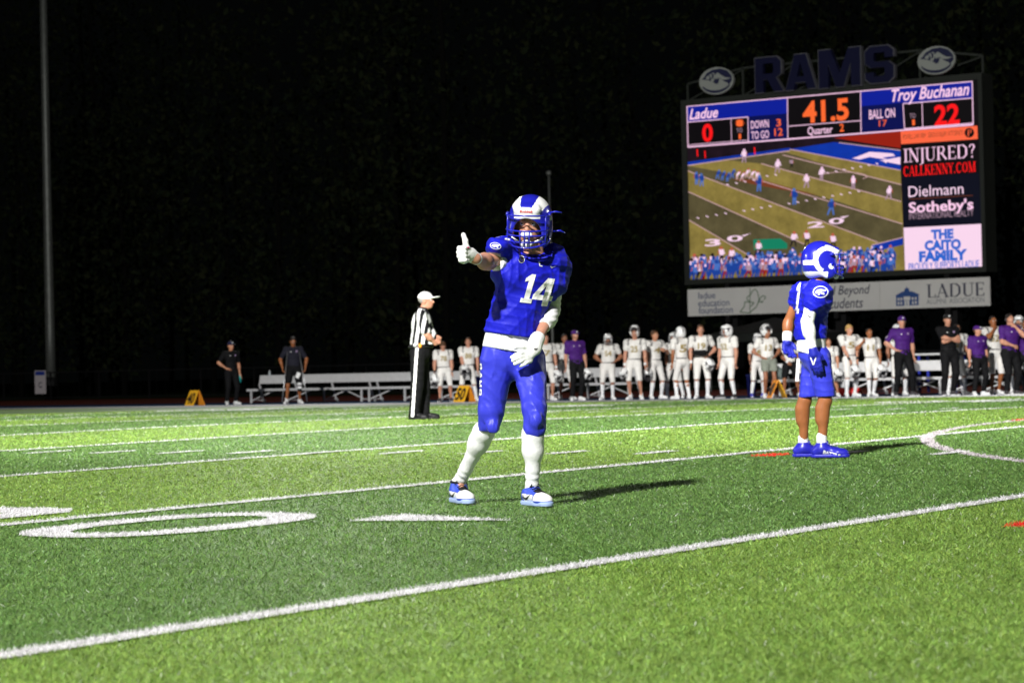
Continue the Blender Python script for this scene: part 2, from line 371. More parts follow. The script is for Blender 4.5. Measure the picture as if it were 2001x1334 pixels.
def folds(amp, fr=22., seed=0, dirs=((.3, .2, 1), (1, .3, .5), (-.6, .5, .8))):
    r = np.random.default_rng(seed)
    ws = [np.array(d)*fr*(.7+.6*r.random()) for d in dirs]; ph = r.random(len(ws))*6.28; w2 = r.normal(size=(len(ws), 3))*fr*.35
    def f(P):
        s = 0
        for a, b, c_ in zip(ws, ph, w2):
            s = s+(1-np.abs(np.sin(P@a+b+1.6*np.sin(P@c_+b))))**2
        return -amp*(s-.8)
    return f

def project(VF, parent, target, name, m, origin, ux, uy, dir_, w, h, off=.003, cell=.018, fit=True, solid=None):
    """lay a flat shape (text, number) on the surface of 'target' along dir_; origin = lower-left corner, ux/uy unit axes"""
    V, F = VF; V = np.array(V, float)
    if fit:
        mn, mx = V.min(0), V.max(0); V = (V-mn)/(mx-mn)*np.array([w, h])
    bm = bmesh.new(); vs = [bm.verts.new((p[0], p[1], 0)) for p in V]
    for f in F:
        try: bm.faces.new([vs[i] for i in f])
        except ValueError: pass
    mn, mx = V.min(0), V.max(0)
    for a in (0, 1):
        k = mn[a]+cell
        while k < mx[a]:
            co = [0, 0, 0]; co[a] = k; no = [0, 0, 0]; no[a] = 1
            bmesh.ops.bisect_plane(bm, geom=bm.verts[:]+bm.edges[:]+bm.faces[:], plane_co=co, plane_no=no); k += cell
    tv, tf = o_cache[target.name]; bvh = BVHTree.FromPolygons([Vector(p) for p in tv], [tuple(map(int, q)) for q in tf])
    ux, uy, dir_ = (np.array(q, float) for q in (ux, uy, dir_)); dir_ /= np.linalg.norm(dir_); origin = np.array(origin, float)
    bad = []
    for v in bm.verts:
        p = origin+ux*v.co.x+uy*v.co.y
        hit, nrm, i, dist = bvh.ray_cast(Vector(p-dir_*2), Vector(dir_), 4)
        if hit is None: bad.append(v); v.co = Vector(p)
        else: v.co = hit-Vector(dir_)*off
    bmesh.ops.delete(bm, geom=bad, context='VERTS')
    me = bpy.data.meshes.new(name); bm.to_mesh(me); bm.free(); me.materials.append(m); me.update()
    return link(name, me, parent)

# ------------------------------------------------------------------ ground, field, markings
def strip(name, x0, x1, y0, y1, dz, m, label=None, dy=1.5, parent=None, kind='structure'):
    ys = np.linspace(y0, y1, max(2, int((y1-y0)/dy)+1)); V = []; F = []
    for i, y in enumerate(ys): V += [(x0, y, gz(y)+dz), (x1, y, gz(y)+dz)]
    for i in range(len(ys)-1): F.append((2*i, 2*i+1, 2*i+3, 2*i+2))
    mm = MB(); mm.add(V, F); o = mm.build(name, m, parent)
    if kind and not parent: o['kind'] = kind
    return o
def turf_mat(name, col, rough=.55):
    m = bpy.data.materials.new(name); m.use_nodes = True; nt = m.node_tree; b = nt.nodes['Principled BSDF']; L = nt.links.new
    tc = nt.nodes.new('ShaderNodeNewGeometry'); n = nt.nodes.new('ShaderNodeTexNoise'); n.inputs['Scale'].default_value = 6; n.inputs['Detail'].default_value = 6
    L(tc.outputs['Position'], n.inputs['Vector']); mr = nt.nodes.new('ShaderNodeMapRange')
    mr.inputs[1].default_value = .3; mr.inputs[2].default_value = .7; mr.inputs[3].default_value = .75; mr.inputs[4].default_value = 1.2; L(n.outputs[0], mr.inputs[0])
    mx = nt.nodes.new('ShaderNodeVectorMath'); mx.operation = 'SCALE'; mx.inputs[0].default_value = col; L(mr.outputs[0], mx.inputs['Scale']); L(mx.outputs[0], b.inputs['Base Color'])
    b.inputs['Roughness'].default_value = rough; b.inputs['Specular IOR Level'].default_value = .2
    return m
LIGHT_G = (.172, .285, .055); DARK_G = (.108, .205, .050)
M['turf_light'] = turf_mat('turf_light', LIGHT_G); M['turf_dark'] = turf_mat('turf_dark', DARK_G)
M['turf_white'] = turf_mat('turf_white', (.55, .54, .55)); M['turf_grey'] = turf_mat('turf_grey', (.42, .38, .4)); M['turf_red'] = turf_mat('turf_red', (.65, .03, .02))
strip('ground', -400, 400, -40, 60, -.03, M['far_grass'], dy=2)
gm = MB(); gm.add([(-400, 60, gz(60)-.03), (400, 60, gz(60)-.03), (400, 500, gz(60)-.03), (-400, 500, gz(60)-.03)], [(0, 1, 2, 3)]); tag(gm.build('far_ground', M['far_grass']), kind='structure')
fm = MB()
for k in range(-11, 11):
    ys = np.linspace(-1.2, 51.2, 36); x0, x1 = k*4.572, (k+1)*4.572; V = []
    for y in ys: V += [(x0, y, gz(y)), (x1, y, gz(y))]
    fm.add(V, [(2*i, 2*i+1, 2*i+3, 2*i+2) for i in range(35)], 0 if k % 2 else 1)
tag(fm.build('football_field', [M['turf_light'], M['turf_dark']]), kind='structure')
strip('sideline_apron', -120, 120, 51.5, 60, .004-.03+.026, M['apron_blue'])
strip('sideline_band', -60, 60, 48.8, 51.3, .008, M['turf_white'])
strip('near_sideline_band', -60, 60, -1.7, 0, .008, M['turf_white'])
tm = MB(); Z60 = gz(60.)
tm.add([(-200, 60, Z60-.004), (200, 60, Z60-.004), (200, 75, Z60-.004), (-200, 75, Z60-.004)], [(0, 1, 2, 3)]); tag(tm.build('running_track', M['track_red']), kind='structure')
lm = MB()
for k in range(9):
    y = 60.9+k*1.22; lm.add([(-200, y, Z60+.002), (200, y, Z60+.002), (200, y+.05, Z60+.002), (-200, y+.05, Z60+.002)], [(0, 1, 2, 3)])
tag(lm.build('lane_lines', mat('lane_paint', (.3, .28, .26), .8)), kind='structure')

# marking shapes as polygons in (X, Y): used both for the flat sheet and to colour the grass blades standing on them
MARK = []     # (class, name, list of convex polys)
def rectp(x0, x1, y0, y1): return [(x0, y0), (x1, y0), (x1, y1), (x0, y1)]
for k in range(-10, 10):
    MARK.append((1, 'yard_line', [rectp(k*4.572-.060, k*4.572+.060, 0, 48.8)]))
hm = []
for k in range(-50, 46):
    x = k*.9144
    if k % 5 == 0:
        hm += [(x, yy) for yy in (16.26, 32.51)]
    else:
        hm += [(x, yy) for yy in (16.26, 32.51, .5, 48.2)]
def digits_polys(s, x0, y0, w, h, flip=False):
    V, F = text2d(s, bold=.02) if s not in G else outline2d(G[s][0]); mn, mx = V.min(0), V.max(0); V = (V-mn)/(mx-mn)
    if flip: V = 1-V
    V = V*np.array([w, h])+np.array([x0, y0]); return [[tuple(V[i]) for i in f] for f in F]
def round_zero(x0, y0, w, h, s=.24):
    cx, cy = x0+w/2, y0+h/2; out = []; n = 28
    def pt(a, rw, rh, e=.62):
        ca, sa = math.cos(a), math.sin(a); return (cx+rw*math.copysign(abs(ca)**e, ca), cy+rh*math.copysign(abs(sa)**e, sa))
    for i in range(n):
        a, b = 2*math.pi*i/n, 2*math.pi*(i+1)/n
        out.append([pt(a, w/2, h/2, .8), pt(b, w/2, h/2, .8), pt(b, w/2-s, h/2-s, .9), pt(a, w/2-s, h/2-s, .9)])
    return out
for L, sgn in ((10, 1), (20, 1), (30, 1), (40, 1), (50, 1), (40, -1), (30, -1), (20, -1), (10, -1)):
    x = (50-L)*.9144*sgn
    d1 = digits_polys(str(L)[0], x-.42-1.14, 7.1, 1.12, 1.83); d2 = round_zero(x+.42, 7.1, 1.16, 1.83)
    MARK.append((1, 'yard_number', d1+d2))
    if L != 50:
        if sgn > 0: a = [(x+1.84, 8.48), (x+2.75, 8.74), (x+1.84, 8.98)]
        else: a = [(x-1.84, 8.48), (x-2.75, 8.74), (x-1.84, 8.98)]
        MARK.append((1, 'direction_arrow', [a]))
    d1 = digits_polys(str(L)[0], x+.3, 39.85, 1.12, 1.83, True); d2 = round_zero(x-1.45, 39.85, 1.16, 1.83)
    MARK.append((1, 'yard_number', d1+d2))
cp = []; ccx, ccy, cr = 41.87, 25.40, 15.46
for i in range(160):
    a, b = 2*math.pi*i/160, 2*math.pi*(i+1)/160
    q = [(ccx+r*math.cos(u), ccy+r*math.sin(u)) for r, u in ((cr-.06, a), (cr+.06, a), (cr+.06, b), (cr-.06, b))]
    if max(p[1] for p in q) < 48.5 and max(p[0] for p in q) < 50 and min(p[1] for p in q) > .5: cp.append(q)
MARK.append((2, 'circle_marking', cp))
MARK.append((3, 'red_marking', [rectp(27.72, 27.95, 15.72, 16.12)]))
MARK.append((3, 'red_marking', [rectp(32.80, 32.98, 8.98, 9.3)]))
MARK.append((3, 'red_marking', [rectp(26.30, 26.45, 24.4, 25.3)]))
def sheet(name, polys, m, dz, kind='structure'):
    mb = MB()
    for q in polys:
        ys = [p[1] for p in q]
        if max(ys)-min(ys) > 3 and len(q) == 4:
            yy = np.linspace(min(ys), max(ys), 34); xa, xb = q[0][0], q[1][0]; V = []
            for y in yy: V += [(xa, y, gz(y)+dz), (xb, y, gz(y)+dz)]
            mb.add(V, [(2*i, 2*i+1, 2*i+3, 2*i+2) for i in range(33)])
        else: mb.add([(p[0], p[1], gz(p[1])+dz) for p in q], [tuple(range(len(q)))])
    o = mb.build(name, m); o['kind'] = kind; return o
MM = {1: M['turf_white'], 2: M['turf_grey'], 3: M['turf_red']}
mark_objs = []
for cl, nm, polys in MARK:
    mark_objs.append(sheet(nm, polys, MM[cl], {1: .008, 2: .004, 3: .004}[cl]))
hash_polys = [rectp(x-.062, x+.062, y-.31, y+.31) for x, y in hm]
mark_objs.append(sheet('hash_marks', hash_polys, M['turf_white'], .012)); MARK.append((1, 'hash_marks', hash_polys))

# grass blades: real little blades, thinning and widening with distance
def in_poly(px, py, q):
    s1 = np.ones(len(px), bool); s2 = s1.copy()
    for i in range(len(q)):
        (x0, y0), (x1, y1) = q[i], q[(i+1) % len(q)]; cr_ = (x1-x0)*(py-y0)-(y1-y0)*(px-x0)
        s1 &= cr_ >= -1e-9; s2 &= cr_ <= 1e-9
    return s1 | s2
def make_blades(N):
    u = RNG.random(N); dmin, dmax = 5.2, 58.
    d = dmin*(dmax/dmin)**u
    half = math.atan(1000.5/FPX)*1.45+.02
    th = YAW+RNG.uniform(-half, half, N)
    X = CAM[0]+np.cos(th)*d; Y = CAM[1]+np.sin(th)*d
    k = (Y < 51.2) & (Y > -1.1) & (X < 50)
    X, Y, d = X[k], Y[k], d[k]
    cls = np.zeros(len(X), int); owner = np.full(len(X), -1)
    X0 = X+RNG.normal(0, .006, len(X)); Y0 = Y+RNG.normal(0, .006, len(X))
    for mi_, (cl, nm, polys) in enumerate(MARK):
        if cl == 1 and nm == 'yard_line':
            q = polys[0]; mm = (X0 > q[0][0]) & (X0 < q[1][0]) & (Y0 > 0); cls[mm] = 1; owner[mm] = mi_; continue
        for q in polys:
            qa = np.array(q); bx = (X0 >= qa[:, 0].min()) & (X0 <= qa[:, 0].max()) & (Y0 >= qa[:, 1].min()) & (Y0 <= qa[:, 1].max())
            ii = np.nonzero(bx)[0]
            if len(ii) == 0: continue
            ins = in_poly(X0[ii], Y0[ii], q); ii = ii[ins]
            if cl != 1: ii = ii[cls[ii] != 1]
            cls[ii] = cl; owner[ii] = mi_
    band = (Y0 > 48.85) | (Y0 < -.0); cls[band] = 1; owner[band] = -2
    # clumpy tone of the pile
    tone = np.zeros(len(X))
    for s, a in ((1.2, .22), (4.5, .35), (11., .45), (26., .4)):
        for _ in range(3):
            kx, ky = RNG.normal(0, s, 2); tone += a/3*np.sin(kx*X+ky*Y+RNG.random()*6.28+1.3*np.sin(ky*.7*X-kx*.6*Y))
    stripe = (np.floor(X/4.572).astype(int) % 2)      # 1 = light
    base = np.where(stripe[:, None] == 1, np.array(LIGHT_G), np.array(DARK_G))
    r = RNG.random(len(X)); v = np.exp(.22*tone+RNG.normal(0, .30, len(X)))
    colr = base*v[:, None]; colr[:, 0] *= 1+.35*(RNG.random(len(X))-.4); 
    dk = r < .10; colr[dk] *= .35
    br = r > .93; colr[br] = colr[br]*1.35+np.array([.03, .04, .02])
    gl = RNG.random(len(X)) > .9945; colr[gl] = (.62, .66, .58)  # sparse pale specks: paint chips, plus glints put into the blade colour
    ww = RNG.normal(1.04, .07, len(X))[:, None]
    colr[cls == 1] = (np.array([.66, .65, .67])*ww)[cls == 1]; colr[cls == 2] = (np.array([.46, .42, .44])*ww)[cls == 2]; colr[cls == 3] = (np.array([.65, .03, .02])*ww)[cls == 3]
    h = .0135*RNG.uniform(.5, 1.15, len(X)); h = np.where(cls > 0, h*.85+.0065, h)
    wd = np.maximum(.0026, .00032*d)*RNG.uniform(.7, 1.3, len(X))
    a = RNG.uniform(-1.1, 1.1, len(X))+YAW-math.pi/2; ca, sa = np.cos(a)*wd/2, np.sin(a)*wd/2
    lx, ly = RNG.normal(0, .013, (2, len(X)))
    z = gz(Y)+.003
    V = np.empty((len(X), 4, 3))
    V[:, 0] = np.stack([X-ca, Y-sa, z], 1); V[:, 1] = np.stack([X+ca, Y+sa, z], 1)
    V[:, 2] = np.stack([X+ca*.35+lx, Y+sa*.35+ly, z+h], 1); V[:, 3] = np.stack([X-ca*.35+lx, Y-sa*.35+ly, z+h], 1)
    return V, colr, cls, owner
bv, bc, bcls, bown = make_blades(900000)
gbm = bpy.data.materials.new('grass_blade'); gbm.use_nodes = True; nt = gbm.node_tree; b = nt.nodes['Principled BSDF']
at = nt.nodes.new('ShaderNodeAttribute'); at.attribute_name = 'tint'; nt.links.new(at.outputs['Color'], b.inputs['Base Color'])
b.inputs['Roughness'].default_value = .42; b.inputs['Specular IOR Level'].default_value = .35
def blades_obj(name, sel, kind):
    V = bv[sel].reshape(-1, 3); n = sel.sum()
    if n == 0: return None
    F = np.arange(n*4).reshape(n, 4); me = mesh_np(name, V, F, [gbm], smooth=False)
    ca_ = me.color_attributes.new('tint', 'FLOAT_COLOR', 'POINT'); cc = np.ones((n*4, 4), np.float32); cc[:, :3] = np.repeat(bc[sel], 4, 0)
    ca_.data.foreach_set('color', cc.ravel()); o = link(name, me); o['kind'] = kind; return o
tag(blades_obj('turf_grass', bcls == 0, 'stuff'), 'short artificial turf in alternating light and dark green five yard bands', 'grass')
wl = blades_obj('white_turf', bcls == 1, 'stuff'); tag(wl, 'white artificial turf fibres of the yard lines and numbers', 'grass')
gr = blades_obj('grey_turf', bcls == 2, 'stuff')
if gr: tag(gr, 'grey turf fibres of the curved circle marking at the right', 'grass')
rd = blades_obj('red_turf', bcls == 3, 'stuff')
if rd: tag(rd, 'red turf fibres of the small red field marks', 'grass')

# ------------------------------------------------------------------ video scoreboard
YB = 75.
def emis(name, rgb, s=1.0): return mat('led_'+name, (.004, .004, .004), .5, .2, emit=lin(*rgb), es=s)
LED = {k: emis(k, v) for k, v in dict(white=(252, 205, 235), blue=(8, 28, 150), navy=(4, 12, 78), black=(8, 5, 9), red=(255, 22, 26), orange=(255, 106, 48), bar=(255, 104, 66),
       pink=(250, 215, 238), dnavy=(6, 9, 26), adblue=(38, 100, 205), line=(205, 165, 165), olive=(132, 116, 58), dolive=(84, 76, 50), darkgreen=(52, 58, 40), vblue=(8, 50, 160), vred=(150, 30, 14),
       crowd=(26, 64, 150), crowd2=(72, 112, 190), skin=(190, 90, 70), cdark=(26, 14, 24), green=(18, 128, 96), grey=(170, 140, 158), shade=(60, 52, 30), brown=(120, 60, 34)).items()}
for k_, sc_ in (('olive', 1.), ('dolive', 1.), ('vblue', .5), ('cdark', 2.)):
    nt = LED[k_].node_tree; b = nt.nodes['Principled BSDF']; c_ = b.inputs['Emission Color'].default_value[:3]
    tc = nt.nodes.new('ShaderNodeTexCoord'); n1_ = nt.nodes.new('ShaderNodeTexNoise'); n1_.inputs['Scale'].default_value = 1.3; n1_.inputs['Detail'].default_value = 9; n1_.inputs['Roughness'].default_value = .72
    nt.links.new(tc.outputs['Object'], n1_.inputs['Vector']); mr = nt.nodes.new('ShaderNodeMapRange'); mr.inputs[1].default_value = .3; mr.inputs[2].default_value = .7
    mr.inputs[3].default_value = 1-.45*sc_*.8; mr.inputs[4].default_value = 1+.45*sc_; nt.links.new(n1_.outputs[0], mr.inputs[0])
    vm = nt.nodes.new('ShaderNodeVectorMath'); vm.operation = 'SCALE'; vm.inputs[0].default_value = c_; nt.links.new(mr.outputs[0], vm.inputs['Scale']); nt.links.new(vm.outputs[0], b.inputs['Emission Color'])
LK = list(LED)
board = empty('video_scoreboard', tuple(atY(1630, 760, YB)*np.array([1, 1, 0])+np.array([0, 0, gz(60.)])), 0,
              'large video scoreboard with lit game screen and dark blue RAMS letters on top', 'scoreboard')
BX, BZ = board.location.x, board.location.z
def bp(x, y, d=0.):
    p = atY(x, y, YB); return (p[0]-BX, -d, p[2]-BZ)
class Lay(MB):
    """flat coloured shapes on the board face, each layer a few mm in front of the last"""
    def __init__(s, d): super().__init__(); s.d = d
    def poly(s, pts, m, step=None):
        s.add([bp(x, y, s.d+.00004*len(s.f)) for x, y in pts], [tuple(range(len(pts)))[::-1]], LK.index(m))
    def rect(s, tl, br, m):
        a, b = bp(*tl), bp(*br); s.add([(a[0], -s.d, b[2]), (b[0], -s.d, b[2]), (b[0], -s.d, a[2]), (a[0], -s.d, a[2])], [(0, 1, 2, 3)], LK.index(m))
    def line(s, a, b, w, m):
        a, b = np.array(bp(*a)), np.array(bp(*b)); d = b-a; d /= np.linalg.norm(d); n = np.array([-d[2], 0, d[0]])*w/2
        a[1] = b[1] = -s.d-.00004*len(s.f); s.add([a-n, b-n, b+n, a+n], [(0, 1, 2, 3)], LK.index(m))
    def text(s, VF, tl, br, m):
        V, F = VF; a, b = bp(*tl), bp(*br); mn, mx = V.min(0), V.max(0); Q = (V-mn)/(mx-mn)
        tm_ = MB(); tm_.add([(a[0]+q[0]*(b[0]-a[0]), -s.d, b[2]+q[1]*(a[2]-b[2])) for q in Q], F); tm_.build('lettering', LED[m], scr)
    def done(s, name, parent=None): return s.build(name, [LED[k] for k in LK], parent or board)
# cabinet
cab = MB(); a, b = bp(1332, 197), bp(1929, 531); a2 = bp(1917, 149)
cx0, cx1, cz0, cz1 = a[0], max(b[0], a2[0]), b[2], a[2]
cab.box(((cx0+cx1)/2, .45, (cz0+cz1)/2), ((cx1-cx0)/2, .40, (cz1-cz0)/2))
M['cabinet'] = mat('cabinet', (.028, .032, .028), .6, .3, noise=.1, nscale=2)
cab.build('cabinet', M['cabinet'], board)
fr = MB(); s = bp(1342, 208); e = bp(1921, 523)
for (x0, x1, z0, z1) in ((cx0, s[0], cz0, cz1), (e[0], cx1, cz0, cz1), (s[0], e[0], s[2], cz1), (s[0], e[0], cz0, bp(1346.4, 546.6)[2])):
    fr.box(((x0+x1)/2, -.01, (z0+z1)/2), ((x1-x0)/2, .07, (z1-z0)/2))
fr.build('bezel', mat('bezel', (.03, .034, .03), .5, .3), board)
pst = MB()
for px in (1420, 1632, 1850):
    q = bp(px, 600); pst = MB(); pst.box((q[0], .6, cz0/2), (.2, .2, cz0/2)); pst.build('post', M['black'], board)
# screen content ---------------------------------------------------------------
L0 = Lay(.004); L0.rect((1342, 208), (1920, 523), 'black'); scr = L0.done('screen')
def sub(lay, name):
    if not lay.f: return None
    o = lay.done(name, scr)
    if name == 'game_picture': o['kind'] = 'stuff'
    return o
L1 = Lay(.010)
L1.poly([(1342.5, 288), (1761, 256), (1769, 529), (1346.5, 546.4)], 'cdark')
L1.poly([(1344, 209), (1539, 192), (1540, 270), (1345, 286)], 'blue'); L1.poly([(1682, 179.5), (1900, 160), (1902, 243), (1683, 260)], 'blue')
L1.poly([(1462, 228), (1539, 222), (1540, 270), (1463, 276)], 'navy'); L1.poly([(1683, 208), (1765, 201), (1767, 253), (1683, 260)], 'navy')
L1.poly([(1344, 239), (1462, 229), (1463, 276), (1345, 286)], 'black'); L1.poly([(1540, 192), (1682, 180), (1683, 260), (1541, 271)], 'black')
L1.poly([(1765, 203.5), (1900, 192), (1901.5, 241), (1767, 252)], 'black')
L1.poly([(1760, 257), (1910, 246), (1911, 272), (1761, 282)], 'bar')
L1.poly([(1761, 282), (1911, 272), (1914, 338), (1763, 346)], 'black')
L1.poly([(1763, 346), (1914, 338), (1918, 437.5), (1766, 445)], 'dnavy')
L1.poly([(1766, 445), (1918, 437.5), (1920, 522.6), (1769, 529)], 'pink')
sub(L1, 'score_panel')
L2 = Lay(.016)
for a, b, w in (((1342, 208.5), (1901, 159.5), .035), ((1343, 208), (1345, 288), .035), ((1900, 159), (1902, 244), .035), ((1345, 287.5), (1902, 244), .05), ((1345, 283.5), (1462, 274), .02),
                ((1344, 239), (1462, 229), .03), ((1462, 229), (1463, 277), .03), ((1429, 232), (1430, 279), .02), ((1539, 192), (1540, 271), .03), ((1682, 179.5), (1683, 260), .03),
                ((1541, 247), (1683, 236), .025), ((1765, 203), (1900, 192), .03), ((1765, 203), (1768, 252), .03), ((1802, 200), (1803.5, 250), .025), ((1768, 252), (1901, 241), .03)):
    L2.line(a, b, w, 'white')
L2.line((1777, 389.5), (1901, 382), .02, 'brown')
sub(L2, 'divider_line')
L3 = Lay(.022); T = text2d
L3.text(T('Ladue', .02, .3), (1347, 213.8), (1404, 230), 'white'); L3.text(T('Troy Buchanan', .02, .3), (1742.5, 175.5), (1895, 194), 'white')
L3.text(T('0', .03), (1372.4, 242.8), (1393.8, 276.9), 'red'); L3.text(T('22', .03), (1825.5, 206), (1876, 242), 'red')
L3.text(T('41.5', .03), (1568.5, 199), (1659.5, 235), 'orange'); L3.text(T('Quarter', .012), (1578.6, 249), (1627.7, 263), 'white'); L3.text(T('2', .02), (1641, 242.5), (1650, 257), 'orange')
L3.text(T('DOWN', .012), (1467.9, 236.8), (1503, 249.6), 'white'); L3.text(T('3', .012), (1517, 233.3), (1526.8, 247), 'orange')
L3.text(T('TO GO', .012), (1468.3, 257.4), (1503.4, 270), 'white'); L3.text(T('12', .012), (1513.7, 251.5), (1530.3, 265), 'orange')
L3.text(T('TO'), (1439.6, 251.5), (1451.3, 258.8), 'grey'); L3.text(T('1'), (1444, 262), (1448.8, 272), 'orange')
L3.text(T('BALL ON', .012), (1698.5, 215.5), (1749.6, 229.5), 'white'); L3.text(T('17'), (1718, 235.5), (1733.8, 246.5), 'orange')
L3.text(T('TO'), (1778, 222.5), (1789.6, 230.8), 'grey'); L3.text(T('1'), (1783, 234.2), (1788.4, 245), 'orange')
c0 = np.array([1446., 240.8])
L3.poly([(c0[0]+9.6*math.cos(a)*abs(math.cos(a))**.15, c0[1]+7*math.sin(a)) for a in np.linspace(0, 6.28, 17)[:-1]], 'orange')
L3.text(serif_word('INJURED?'), (1766, 290.5), (1906.4, 315), 'white'); L3.text(serif_word('CALLKENNY.COM', 1.25), (1766, 324.5), (1907.5, 336.5), 'red')
L3.text(T('Dielmann'), (1775.5, 364.5), (1883.4, 379), 'pink'); L3.text(T('Sotheby\'s', .025), (1776, 395), (1903, 415.5), 'white')
L3.text(T('INTERNATIONAL REALTY', -.004), (1777, 416.5), (1903, 422), 'grey')
L3.text(T('THE', .06), (1819.6, 449), (1864, 466), 'adblue'); L3.text(T('CAITO', .06), (1807, 470), (1878.6, 487), 'adblue'); L3.text(T('FAMILY', .06), (1796, 491), (1891, 508), 'adblue')
L3.text(T('PROUDLY SUPPORTS LADUE', .012), (1776, 514.3), (1914, 522.8), 'adblue')
L3.text(T('POWELL LAW FIRM   SERIOUS INJURY ATTORNEYS'), (1765, 263.5), (1883, 267), 'brown')
L3.poly([(1894.7+9.5*math.cos(a), 259.7+9.5*math.sin(a)) for a in np.linspace(0, 6.28, 21)[:-1]], 'black')
sub(L3, 'lettering')
L4 = Lay(.028); L4.text(serif_word('P'), (1890.5, 254), (1899.5, 265.5), 'bar')
for xx in (1438.2, 1453.8): L4.line((xx, 234.5), (xx, 247), .05, 'black')
sub(L4, 'lettering')
# the picture of the game
V1 = Lay(.013)
V1.poly([(1342.7, 320), (1544, 292), (1760, 333), (1769, 529), (1560, 538), (1346, 546)], 'olive')
V1.poly([(1544, 291.5), (1630, 278), (1760, 294), (1760, 333)], 'vblue'); V1.poly([(1630, 270), (1660, 266), (1760, 257), (1760, 290)], 'vred')
V1.poly([(1342.7, 317), (1544, 289), (1548, 293), (1342.7, 323)], 'vblue')
sub(V1, 'game_picture')
V2 = Lay(.017)
def yl(*p): return p
bands = [[(1344, 374), (1572, 477), (1620, 500), (1476, 506), (1345, 429)], [(1343, 322), (1400, 315), (1464, 346), (1639, 394), (1764, 437.6), (1764, 400), (1344, 334)],
         [(1488, 320), (1640, 361), (1761.6, 394), (1761, 361), (1530, 303), (1440, 307)]]
V2.poly([(1344, 374), (1572, 477), (1632, 503), (1476, 506), (1345, 429)], 'dolive')
V2.poly([(1343, 324), (1464, 346), (1639, 394), (1764, 437.6), (1764, 468), (1716, 473.5), (1639, 445), (1344, 334)], 'dolive')
V2.poly([(1410, 312), (1530, 296), (1640, 330), (1761.6, 361), (1761.6, 394), (1640, 361), (1488, 320)], 'dolive')
V2.poly([(1704, 479.5), (1765, 465), (1765, 478), (1711, 491.5)], 'vblue')
V2.poly([(1472, 468), (1525, 466), (1539, 476), (1539, 486), (1474, 488)], 'green')
V2.poly([(1430, 350), (1490, 352), (1560, 372), (1600, 382), (1560, 376), (1480, 362)], 'brown')
sub(V2, 'game_picture')
V3 = Lay(.021)
for a, b in (((1344, 334), (1716, 473.5)), ((1344, 374), (1572, 477)), ((1345, 429), (1476, 506)), ((1346, 517), (1359, 527)), ((1464, 346), (1764, 437.6)), ((1488, 320), (1761.6, 394)), ((1530, 303), (1761.6, 361)),
             ((1342.7, 324), (1544, 295)), ((1544, 292), (1760, 333)), ((1640, 279), (1760, 294)), ((1704, 479), (1765, 464))):
    V3.line(a, b, .03, 'line')
for x0, y0, dx, dy, n in ((1362, 425, 18, -3, 4), (1452, 411, 17, -3, 4), (1540, 397, 17, -3, 9), (1420, 360, 17, -3, 4), (1600, 340, 16, -3, 9), (1480, 345, 17, -2, 3)):
    for i in range(n): V3.line((x0+i*dx, y0+i*dy), (x0+i*dx+5, y0+i*dy+2), .035, 'pink')
for ch, tl, br in (('3', (1378, 468), (1409, 480)), ('0', (1421, 461), (1452, 471)), ('2', (1578, 434), (1611, 444)), ('0', (1620, 427), (1650, 437))):
    V3.text(T(ch, .02), tl, br, 'pink')
V3.poly([(1450, 460), (1469, 455.5), (1454, 462)], 'pink'); V3.poly([(1642, 424), (1661, 421), (1648, 427)], 'pink')
V3.poly([(1666, 310), (1700, 297), (1745, 300), (1750, 305), (1725, 308), (1738, 313), (1700, 307), (1680, 312)], 'pink'); V3.poly([(1720, 314), (1760, 307), (1760, 322)], 'pink')
V3.poly([(1524+36*math.cos(a)*1.3+125, 345+9*math.sin(a)) for a in np.linspace(-2.6, .6, 10)]+[(1524+34*math.cos(a)*1.3+125, 345+8*math.sin(a)) for a in np.linspace(.6, -2.6, 10)], 'line')
sub(V3, 'game_picture')
V4 = Lay(.025); rr = random.Random(4)
def tiny(x, y, h, top, bot, hd, lean=0):
    h *= .84; w = h*.26; lean += rr.uniform(-1.2, 1.2)
    sp = rr.uniform(.1, .9)*w; V4.poly([(x-w*.3-sp, y), (x-w*.02-sp, y+h*.02), (x+w*.1, y-h*.45), (x-w*.4, y-h*.48)], bot); V4.poly([(x+sp*.6, y), (x+w*.3+sp*.6, y), (x+w*.45, y-h*.48), (x, y-h*.45)], bot)
    V4.poly([(x-w*.95+lean, y-h*.5), (x-w*.75+lean, y-h*.5), (x-w*.4+lean, y-h*.8), (x-w*.65+lean, y-h*.8)], 'skin' if rr.random() < .5 else top); V4.poly([(x+w*.7+lean, y-h*.52), (x+w*.95+lean, y-h*.5), (x+w*.65+lean, y-h*.8), (x+w*.4+lean, y-h*.8)], 'skin' if rr.random() < .5 else top)
    V4.poly([(x-w*.5, y-h*.44), (x+w*.5, y-h*.44), (x+w*.62+lean, y-h*.82), (x-w*.62+lean, y-h*.82)], top)
    V4.poly([(x+lean+h*.1*math.cos(a), y-h*.9+h*.11*math.sin(a)) for a in np.linspace(0, 6.28, 8)[:-1]], hd)
for x, y in ((1362, 361), (1372, 364), (1484, 374), (1553, 400), (1625, 420)): tiny(x, y, 38 if y > 370 else 30, 'crowd', 'crowd2', 'crowd2')
for x, y in ((1577, 367), (1606, 353), (1668, 370), (1738, 390), (1520, 338), (1455, 318)): tiny(x, y, 32, 'pink', 'grey', 'white')
tiny(1548, 328, 22, 'grey', 'black', 'cdark')
for i in range(9): tiny(1403+i*9.5, 350+(i % 3)*3-i*.4, 22, 'crowd' if i < 4 else 'pink', 'crowd2' if i < 4 else 'line', 'crowd2' if i < 4 else 'skin', 4)
for x, y in ((1363, 300), (1475, 296), (1378, 303)): V4.line((x, y-8), (x+1, y+6), .05, 'red')
sub(V4, 'game_picture')
V4 = Lay(.030)
